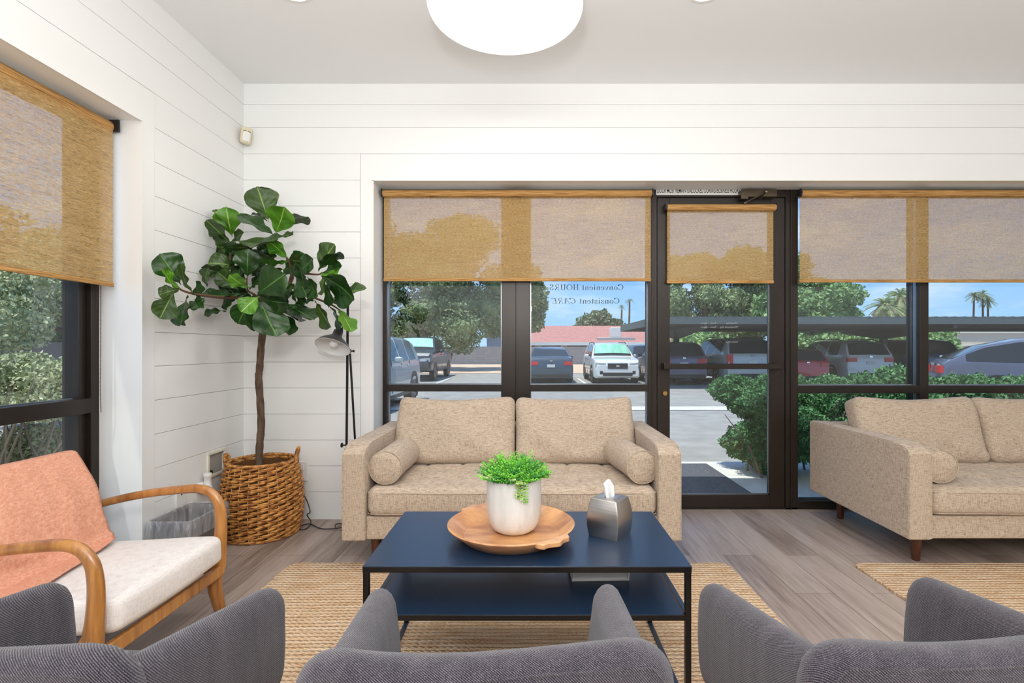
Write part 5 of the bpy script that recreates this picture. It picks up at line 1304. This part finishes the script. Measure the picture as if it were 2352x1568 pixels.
    # rear
    if kind == 'pickup': patch('taillight', LAMPR, .84, .97, .42, .60, 0, True, both=True)
    elif lamp_style: patch('taillight', LAMPR, .74, .95, .42, .64, 0, True, both=True)
    else: patch('taillight', LAMPR, .56, .94, .50, .60, 0, True, both=True)
    patch('emblem', CHROME, -.06, .06, .60, .635, .0, True)
    if plate: patch('licence_plate', PLATE, -.17, .17, .44, .52, .004, True)
    patch('bumper_trim', DARKT, -.85, .85, .17, .25, .01, True)
    # mirrors, handles, sills
    for sg in (-1, 1):
        mb = MB(); my = (S_['cab'][0] + .075) * L; mz = belt(.35) + .06
        mb.slab(.17, .13, .10, .05, .04, 3, fn=lambda v: Vector((v.x + sg * (hw + .10), v.z + my, v.y + mz))); mb.bar((sg * (hw - .06), my + .02, mz - .05), (sg * (hw + .05), my, mz - .03), .05, .04); fixn(mb.build('mirror', col, t_))
        for hy_ in ((.50, .68) if kind != 'pickup' else (.41, .57)): mb = MB(); mb.bar((sg * (hw * .985 + .006), hy_ * L - .09, belt(.5) - .09), (sg * (hw * .985 + .006), hy_ * L + .09, belt(.5) - .09), .03, .03); mb.build('door_handle', col if not rails else DARKT, t_, bevel=.008)
        for hy_ in ((.345, .53, .71) if kind != 'pickup' else (.275, .445, .60)): mb = MB(); mb.bar((sg * (hw * 1.0), hy_ * L, .22 * H), (sg * (hw * .968), hy_ * L, belt(.5)), .006, .010); mb.build('door_seam', DARKT, t_)
        mb = MB(); mb.bar((sg * (hw * .985), .27 * L, S_['bot'] * H + .05), (sg * (hw * .985), .72 * L, S_['bot'] * H + .05), .03, .07); mb.build('sill', DARKT, t_)
        if rails:
            mb = MB(); z = H * 1.0; pts = [(sg * hw * .72, (.44 + .42 * s_) * L, z - .03 + .055 * min(1, 8 * s_, 8 * (1 - s_)) - .015 * H * max(0, s_ - .6)) for s_ in [i / 16 for i in range(17)]]; mb.tube(pts, .018, 6); mb.build('roof_rail', DARKT, t_)
    if shade:
        y0_, y1_ = wf[0] + .02, wf[1] - .012; mb = MB()
        mb.grid(lambda u, v: ((u - .5) * 2 * hw * (.80 - .10 * v) * 1.0, (y0_ + (y1_ - y0_) * v) * L, top(y0_ + (y1_ - y0_) * v) - abs(u - .5) ** 2 * .10 + .034), 12, 4); mb.build('sun_shade', SHADE, t_)
    return t_

G = 'cars parked outside'
def zc(y): return zg(y)
car('suv', 'pale silver-blue crossover closest outside, cut by the left edge of the window behind the sofa', paint('silver_blue', (.42, .50, .53)), 4.1, 1.70, 1.50, (-3.58, 8.7, zg(11)), 0, G, plate=False)
car('pickup', 'dark grey pickup truck with green sunshade behind the windscreen', paint('charcoal', (.045, .05, .065)), 5.3, 1.86, 1.80, (-4.80, 19.9, zg(20)), 0, G, shade=True)
car('sedan', 'dark blue-grey sedan seen from behind, left of the white car with the roof box', paint('slate_blue', (.055, .085, .12)), 4.4, 1.70, 1.36, (.74, 19.0 + 4.4, zg(20)), PI, G)
wsuv = car('suv', 'white sport utility vehicle facing the window with green sunshade', paint('white', (.78, .80, .80), .05), 4.2, 1.72, 1.52, (3.13, 18.5, zg(20)), 0, G, shade=True, rails=True)
car('suv', 'black sport utility vehicle partly hidden behind the door frame', paint('black', (.02, .022, .026)), 4.3, 1.75, 1.5, (5.95, 24.6, zg(24)), 0, G)
car('suv', 'plum grey sport utility vehicle under the carport seen through the door', paint('plum', (.16, .13, .19)), 4.3, 1.72, 1.56, (5.38, 18.0 + 4.3, zg(20)), PI, G)
car('suv', 'large pale grey sport utility vehicle with roof rails behind the door glass', paint('pale_grey', (.55, .58, .58), .1), 4.9, 1.84, 1.70, (7.66, 17.7 + 4.9, zg(20)), PI, G, rails=True, lamp_style=1)
car('suv', 'small red hatchback behind the hedge', paint('red', (.62, .03, .05), .1), 3.8, 1.62, 1.30, (9.85, 18.2 + 3.8, zg(20)), PI, G, name='hatchback', plate=False, rails=True)
car('suv', 'white sport utility vehicle with roof rails under the carport, seen through the right window', paint('white2', (.72, .72, .72), .05), 4.6, 1.80, 1.62, (12.28, 18.5 + 4.6, zg(20)), PI, G, rails=True)
car('suv', 'navy sport utility vehicle with copper side beyond the white one at the window mullion', paint('navy', (.03, .06, .14)), 4.4, 1.75, 1.66, (14.72, 18.4 + 4.4, zg(20)), PI, G)
car('crossover', 'grey-violet crossover seen from the side through the rightmost pane', paint('violet_grey', (.13, .14, .20)), 4.5, 1.72, 1.44, (12.5, 8.75, zg(10)), R(60), G, plate=False)
t_ = thing('rooftop_equipment', 'white box on a rack on the red-tiled roof above the white car', 'roof unit', (8.9, 54.2, 1.95)); mb = MB(); mb.box(-.55, .55, -.5, .5, .3, 1.35); mb.build('unit', WHITEP, t_, bevel=.05); mb = MB(); mb.box(-2.0, 2.0, -.6, .6, 0, .3); mb.build('platform', mk('galvanised', (.5, .52, .52), .5, .5), t_, bevel=.03)

# carport
CPM = mk('carport_paint', (.11, .13, .13), .6); CPD = mk('carport_steel', (.075, .065, .065), .6)
cp = thing('carport', 'long flat carport roof on dark steel posts over the parked cars', 'carport', (3.85, 16, -.2))
mb = MB(); Lc = 30
mb.box(0, Lc, 0, .06, 2.06, 2.29); mb.box(0, Lc, 6, 6.06, 2.02, 2.25); mb.box(0, .06, .06, 6, 2.04, 2.27); mb.box(Lc - .06, Lc, .06, 6, 2.04, 2.27); mb.build('fascia', CPM, cp)
mb = MB(); mb.box(.06, Lc - .06, .06, 6, 2.20, 2.22)
for k in range(100): mb.box(k * .3 + .06, k * .3 + .16, -.01, 6, 2.285, 2.30)
mb.build('roof_deck', CPM, cp)
for yy in (.8, 1.9, 3.2, 4.6): mb = MB(); mb.box(.06, Lc - .06, yy, yy + .06, 2.04, 2.19); mb.build('purlin', CPD, cp)
for px_ in (1.65, 9.5, 17.5, 25.5):
    mb = MB(); mb.box(px_ - .09, px_ + .09, 3.3, 3.5, 0, 2.04); mb.build('post', CPD, cp)
    mb = MB(); mb.prism([(0.1, 2.04), (6.0, 2.04), (6.0, 1.94), (3.6, 1.66), (3.2, 1.66), (.1, 1.94)], px_ - .06, px_ + .06, fn=lambda x, y, z: (y, x, z)); fixn(mb.build('bracket', CPD, cp))
# block wall and houses
BLK, t, b = nodes('block_wall'); br = N(t, 'ShaderNodeTexBrick'); br.inputs['Scale'].default_value = 1; br.inputs['Brick Width'].default_value = .4; br.inputs['Row Height'].default_value = .2; br.inputs['Mortar Size'].default_value = .008
br.inputs['Color1'].default_value = (.25, .255, .29, 1); br.inputs['Color2'].default_value = (.29, .29, .33, 1); br.inputs['Mortar'].default_value = (.18, .18, .20, 1)
t.links.new(mapped(t, (1, 1, 1), (PI / 2, 0, 0)).outputs[0], br.inputs['Vector']); t.links.new(br.outputs['Color'], b.inputs['Base Color']); b.inputs['Roughness'].default_value = .9
mb = MB(); mb.box(-30, 16, 42, 42.2, -.2, 1.25); tag(mb.build('block_wall', BLK), 'grey concrete block wall along the far side of the lot', 'wall')
ROOFT, t, b = nodes('red_roof_tile'); w1 = N(t, 'ShaderNodeTexWave', wave_type='BANDS', bands_direction='Y'); w1.inputs['Scale'].default_value = 1.1; w1.inputs['Distortion'].default_value = .6; t.links.new(mapped(t, (1, 1, 1)).outputs[0], w1.inputs['Vector'])
g = noise_at(t, (3, 3, 3), 6, .7); s = mathn(t, 'ADD', mathn(t, 'MULTIPLY', w1.outputs['Fac'], .3), mathn(t, 'MULTIPLY', g.outputs['Fac'], .7)); r = ramp_node(t, [(.3, (.34, .13, .11)), (.7, (.62, .30, .26))]); t.links.new(s, r.inputs[0]); t.links.new(r.outputs[0], b.inputs['Base Color']); b.inputs['Roughness'].default_value = .85
STU = mk('stucco_far', (.62, .56, .50), .9); WHW = mk('white_fascia', (.80, .80, .78), .7); DW = mk('dark_window', (.04, .05, .055), .15)
hs_ = thing('house', 'long low house with a red tiled roof and white fascia beyond the block wall', 'house', (4, 54, -.2))
mb = MB(); mb.box(-6, 14, 0, 8, 0, 1.75); mb.build('wall', STU, hs_)
mb = MB(); mb.box(-7, 15, -1.2, -1.1, 1.62, 1.95); mb.build('fascia', WHW, hs_)
mb = MB(); mb.add([(-7, -1.1, 1.95), (15, -1.1, 1.95), (15, 5, 3.9), (-7, 5, 3.9), (-7, 11, 1.95), (15, 11, 1.95), (-7, -1.1, 1.85), (15, -1.1, 1.85), (15, 11, 1.85), (-7, 11, 1.85)], [(0, 1, 2, 3), (3, 2, 5, 4), (6, 9, 8, 7), (0, 3, 4, 9, 6), (1, 7, 8, 5, 2), (0, 6, 7, 1), (4, 5, 8, 9)]); mb.build('roof', ROOFT, hs_, smooth=False)
for k in range(7): mb = MB(); mb.box(-5.6 + k * 2.7, -3.6 + k * 2.7, -.05, 0, 1.05, 1.6); mb.build('window', DW, hs_)
hg = thing('house', 'house gable with red tiles and grey wall behind the pickup truck', 'house', (-4.0, 45, -.2))
mb = MB(); mb.box(.1, 3.7, 0, 6, 0, 2.3); mb.add([(.1, 0, 2.3), (3.7, 0, 2.3), (3.7, 0, 2.9), (2.0, 0, 3.7), (.1, 6, 2.3), (3.7, 6, 2.3), (3.7, 6, 2.9), (2.0, 6, 3.7)], [(0, 1, 2, 3), (4, 7, 6, 5)]); mb.build('wall', mk('grey_siding', (.38, .42, .48), .8), hg)
mb = MB(); mb.add([(-.4, -.5, 2.3), (2.0, -.5, 3.95), (2.0, 6.5, 3.95), (-.4, 6.5, 2.3), (3.9, -.5, 2.9), (3.9, 6.5, 2.9), (-.4, -.5, 2.15), (2.0, -.5, 3.8), (3.9, -.5, 2.75)], [(0, 1, 2, 3), (1, 4, 5, 2), (0, 6, 7, 1), (1, 7, 8, 4)]); mb.build('roof', ROOFT, hg, smooth=False)
bb = thing('building', 'long beige flat-roofed building behind the carport on the right', 'building', (26, 40, -.2))
mb = MB(); mb.box(6, 44, 0, 10, 0, 2.6); mb.box(17, 44, 1, 10, 2.6, 3.1); mb.build('wall', mk('beige_stucco', (.66, .56, .46), .9), bb)
mb = MB(); mb.box(5.8, 44, -.15, 0, 2.5, 2.75); mb.box(5.9, 44, -.1, 0, 1.5, 1.6); mb.box(16.8, 44, .85, 1, 3.05, 3.25); mb.build('parapet', mk('pale_cap', (.76, .70, .62), .8), bb)
mb = MB(); mb.box(19.5, 20.5, 2, 3, 3.25, 4.1); mb.build('roof_unit', WHW, bb)

# vegetation
def leaves(mb, blobs, n, size, seed, shell=.55, flat=0, asp=1.6):
    rs = np.random.RandomState(seed); vol = np.array([b_[3] * b_[4] * b_[5] for b_ in blobs]) ** (2 / 3); cnt = (n * vol / vol.sum()).astype(int)
    for b_, c in zip(blobs, cnt):
        if c < 1: continue
        d = rs.normal(size=(c, 3)); d /= np.linalg.norm(d, axis=1)[:, None]; r_ = shell + (1 - shell) * rs.rand(c) ** .6
        r_ *= 1 + .12 * np.sin(d[:, 0] * 7 + seed) * np.cos(d[:, 2] * 6 + b_[0])
        ctr = np.array(b_[:3]) + d * r_[:, None] * np.array(b_[3:6])
        u = rs.normal(size=(c, 3)); u /= np.linalg.norm(u, axis=1)[:, None]; w = rs.normal(size=(c, 3)); w = np.cross(u, w); w /= np.linalg.norm(w, axis=1)[:, None] + 1e-9
        s_ = size * (.6 + .8 * rs.rand(c))[:, None]; a = u * s_ * asp / 2; b2 = w * s_ / 2
        q = np.stack([ctr - a, ctr + b2 * .8, ctr + a, ctr - b2 * .8], 1).reshape(-1, 3); o = len(mb.v)
        mb.v.extend(map(tuple, q.tolist())); mb.f.extend([(o + 4 * i, o + 4 * i + 1, o + 4 * i + 2, o + 4 * i + 3) for i in range(c)]); mb.mi.extend([mb.cur] * c)
def fol(nm, c0, c1, sc=(1.2, 1.2, 1.2)):
    m = mk(nm, c0, .7, spec=.2, col2=c1, scale=sc, detail=5, ramp=(.3, .7)); return m
F1 = fol('mesquite_green', (.13, .19, .09), (.34, .40, .20)); F2 = fol('pine_green', (.16, .24, .11), (.42, .48, .24)); F3 = fol('bright_green', (.16, .28, .11), (.38, .52, .22)); F4 = fol('far_green', (.18, .23, .13), (.34, .38, .22))
F5 = fol('hedge_green', (.04, .15, .055), (.16, .34, .15), (9, 9, 9)); F6 = fol('sage_hedge', (.28, .33, .16), (.60, .61, .38), (9, 9, 9))
def tree(label, base, trunk_h, blobs, n, size, mat, seed, tr=.2, cat='tree', nm='broadleaf_tree', group='trees outside'):
    x, y = base; t_ = thing(nm, label, cat, (x, y, -.2), 0, group)
    mb = MB(); rl_ = [(a - x, b_ - y, c + .2, d, e_, f_) for a, b_, c, d, e_, f_ in blobs]; leaves(mb, rl_, n, size, seed)
    for (a, b_, c, d, e_, f_) in rl_:      # inner mass
        k = 8; mb.grid(lambda u, v: (a + d * .62 * math.sin(PI * v) * math.cos(2 * PI * u), b_ + e_ * .62 * math.sin(PI * v) * math.sin(2 * PI * u), c + f_ * .62 * math.cos(PI * v)), 10, 7, closed_u=True)
    mb.build('crown', mat, t_, smooth=False)
    mb = MB(); mb.tube([(0, 0, 0), (.1 * tr, 0, trunk_h * .5), (0, 0, trunk_h)], [tr, tr * .8, tr * .5], 10)
    for (a, b_, c, d, e_, f_) in rl_[:5]: mb.tube([(0, 0, trunk_h * .8), (a * .6, b_ * .6, (c + trunk_h) / 2), (a, b_, c)], [tr * .5, tr * .3, tr * .12], 6)
    mb.build('trunk', BARK, t_); return t_
def blobs_box(x0, x1, y, z0, z1, r, n, seed, dy=1.5, zj=1):
    rs = random.Random(seed); return [(rs.uniform(x0, x1), y + rs.uniform(-dy, dy), rs.uniform(z0, z1), r * rs.uniform(.7, 1.3), r * rs.uniform(.7, 1.2), r * .75 * rs.uniform(.7, 1.2)) for _ in range(n)]
tree('big spreading olive-green tree behind the pickup truck', (-6.5, 31), 3.2, blobs_box(-11.5, -3.2, 31, 2.2, 9, 1.6, 34, 1) + blobs_box(-8, -1.9, 30, 2.4, 4.2, 1.0, 9, 2) + [(-4.2, 30, 1.6, 1.2, 1, .9), (-2.6, 30, 3.4, 1.2, 1, 1.3), (-2.0, 30, 4.9, 1.1, 1, 1.2)], 80000, .12, F1, 1, .32)
tree('leafy tree edge just right of the window mullion, left of the lettering', (-.3, 33), 3.0, [(.1, 33, 4.3, 1.05, 1, 1.3), (.25, 33, 3.0, .7, .8, .9), (-.6, 33, 5.6, 1.4, 1, 1.2), (-.3, 33, 3.2, 1.0, .8, 1.2), (.75, 33, 3.9, .35, .4, .5)], 6500, .14, F1, 4, .16)
tree('rounded dark tree above the middle of the red-tiled roof', (8.2, 66), 3, [(7.9, 66, 3.9, 2.2, 2, 1.8), (10.2, 66, 3.6, 2.2, 2, 1.4), (8.8, 66, 4.7, 1.6, 2, 1.4), (6.2, 66, 3.3, 1.5, 1.5, 1)], 9000, .26, F4, 5, .3)
tree('tall pine with yellow-green clumps seen through the door glass', (10.2, 30), 6.5, blobs_box(8.0, 15.5, 31, 2.2, 6.5, 1.25, 34, 6) , 52000, .12, F2, 6, .3)
tree('pale pine branches at the upper left of the right window', (16.6, 33), 6, [(16.6, 33, 5.2, 1.6, 1.5, 1.0), (18.4, 33, 5.1, 1.1, 1, .55), (17.2, 33, 3.9, 1.6, 1.2, .9)], 6000, .15, F2, 7, .2)
tree('bright green bush rising above the carport in the right window', (18.4, 32), 2.5, [(17.0, 32, 2.6, 1.8, 1.5, 1.2), (19.2, 32, 2.7, 1.5, 1.5, 1.2), (20.6, 32, 2.2, 1.2, 1.2, .8), (22.5, 33, 2.1, 2, 1.2, .7), (25, 33, 2.2, 2.2, 1.2, .8)], 9000, .16, F3, 8, .2)
tree('green shrubs growing behind the carport seen through the door', (12, 26), 1.2, blobs_box(6.2, 21.5, 26, .3, 1.6, 1.1, 26, 9, 1) , 22000, .14, F3, 9, .12, 'shrub', 'shrub')
tree('green tree behind the plum car, above the carport roof', (13.2, 28), 3.2, blobs_box(10.5, 16.5, 28, 2.2, 4.2, 1.1, 12, 10, 1), 14000, .15, F3, 10, .2)
def palm(label, x, y, h, tr, fr, n, bend, seed, shag=0):
    t_ = thing('palm_tree', label, 'palm', (x, y, -.2), 0, 'palm trees'); rs = random.Random(seed)
    mb = MB(); pts = [(bend * math.sin(PI / 2 * s_ ) * h * .1 - bend * h * .1, 0, h * s_) for s_ in [i / 10 for i in range(11)]]; mb.tube(pts, [tr * (1.2 - .4 * i / 10) for i in range(11)], 8); mb.build('trunk', STEMM, t_)
    mb = MB()
    for i in range(n):
        a = rs.uniform(0, 2 * PI); el = rs.uniform(-.7, 1.3); L = fr * rs.uniform(.8, 1.1); c = Vector(pts[-1]); d = Vector((math.cos(a) * math.cos(el), math.sin(a) * math.cos(el), math.sin(el)))
        q = [c + d * L * s_ - Vector((0, 0, 1)) * (L * .45 * s_ * s_) for s_ in [j / 6 for j in range(7)]]
        mb.tube(q, .02 * fr, 3, caps=False); side = d.cross(Vector((0, 0, 1))).normalized()
        for j in range(2, 7):
            for sg in (-1, 1):
                for k in (0, .5):
                    p = q[j - 1].lerp(q[j], k); e1 = p + side * sg * L * .16 + (q[j] - q[j - 1]) * 1.2 - Vector((0, 0, .05 * fr)); mb.add([p, p + (q[j] - q[j - 1]) * .35, e1], [(0, 1, 2)])
    mb.build('fronds', F4 if not shag else F2, t_, smooth=False)
    if shag: mb = MB(); mb.lathe([(tr * 1.2, h - shag), (tr * 3.2, h - shag * .5), (tr * 1.5, h)], 10); mb.build('dry_skirt', mk('dry_frond', (.45, .36, .22), .9) if 'dry_frond' not in MATS else MATS['dry_frond'], t_)
palm('shorter of the two distant thin palms right of the window lettering', (1428 - 1220) / F * 85, 85, 8.2, .16, .75, 26, .5, 1)
palm('taller of the two distant thin palms right of the window lettering', (1446 - 1220) / F * 85, 85, 9.2, .16, .8, 26, .4, 2)
for i, (px_, py_, y, lab) in enumerate(((2237, 679, 55, 'leftmost of the three thin palms in the rightmost pane'), (2257, 675, 55, 'middle and tallest of the three thin palms in the rightmost pane'), (2269, 690, 55, 'rightmost and shortest of the three thin palms in the rightmost pane'))):
    palm(lab, (px_ - 1220) / F * y, y, CH + .2 + (800 - py_) / F * y, .10, .80, 60, (.5, -.3, -.2)[i], 5 + i)
palm('left bushy palm above the carport beside the window mullion', (2032 - 1220) / F * 36, 36, 4.3, .25, 1.3, 60, 0, 11, 1.2)
palm('right bushy palm above the carport beside the window mullion', (2068 - 1220) / F * 37, 37, 5.0, .25, 1.3, 60, 0, 12, 1.6)

def hedge(label, x0, x1, y0, y1, z0, z1, n, size, mat, seed, twigs=60, nm='hedge', lean=0):
    rs = np.random.RandomState(seed); t_ = thing(nm, label, 'hedge', ((x0 + x1) / 2, (y0 + y1) / 2, -.02)); cx, cy = (x0 + x1) / 2, (y0 + y1) / 2
    mb = MB(); bl = []
    rr2 = random.Random(seed); L = max(x1 - x0, y1 - y0); k = max(5, int(L * 5))
    for i in range(k * 3):
        s_ = rr2.random(); x = rr2.uniform(x0 + .15, x1 - .15) - cx; y = rr2.uniform(y0 + .15, y1 - .15) - cy; z = (z1 - .20) + rr2.uniform(-.22, .03)
        if i % 3 == 0 or nm == 'bush': z = rr2.uniform(z0 + .12, z1 - .15)
        if nm == 'bush': x = max(x, x0 + .15 - cx + .35 * max(0, .75 - z))
        bl.append((x, y, z + .02, rr2.uniform(.16, .30), rr2.uniform(.14, .26), rr2.uniform(.12, .20)))
    leaves(mb, bl, n, size, seed, .35); mb.build('foliage', mat, t_, smooth=False)
    mb = MB()
    for i in range(twigs):
        x = rr2.uniform(x0 + .2, x1 - .2) - cx; y = rr2.uniform(y0 + .2, y1 - .2) - cy; p = Vector((x, y, 0)); q = p + Vector((rr2.uniform(-.35, .35), rr2.uniform(-.25, .25), (z1 - .1) * rr2.uniform(.6, 1)))
        m_ = (p + q) / 2 + Vector((rr2.uniform(-.08, .08), rr2.uniform(-.08, .08), 0)); mb.tube([p, m_, q], [.011, .008, .003], 5)
    mb.build('twigs', mk('grey_twig', (.20, .16, .12), .9) if 'grey_twig' not in MATS else MATS['grey_twig'], t_); return t_
hedge('dark green bush just outside the door, right of the mat', 1.72, 2.95, 4.20, 4.95, .0, .94, 110000, .019, F5, 21, 14, 'bush')
hedge('clipped green hedge running outside the right window', 3.0, 9.5, 4.25, 5.2, .0, .97, 150000, .025, F5, 22, 110)
hedge('pale green clipped hedge outside the left wall window', -4.1, -3.05, 1.6, 5.6, .0, 1.10, 130000, .021, F6, 23, 160)
mb = MB(); mb.box(-9.2, -9.0, 3, 16, -.2, 1.22); tag(mb.build('low_wall', mk('mauve_wall', (.28, .26, .29), .9)), 'low mauve-grey wall beyond the hedge in the left wall window', 'wall')
tree('dark green tree filling the upper part of the left wall window', (-11.5, 8.5), 2.2, [(-11.5 + random.Random(i).uniform(-1.2, 1), 5 + i * .75, random.Random(i + 50).uniform(1.6, 3.2), 1.3, 1.3, 1.0) for i in range(13)], 70000, .07, F1, 31, .25)
tree('pale feathery tree in the lower right of the left wall window', (-7.9, 9.6), 1.6, [(-7.8, 7.6 + i * .45, 1.5 + (i * 37 % 5) * .28, .55, .55, .5) for i in range(7)], 22000, .045, F6, 32, .1)
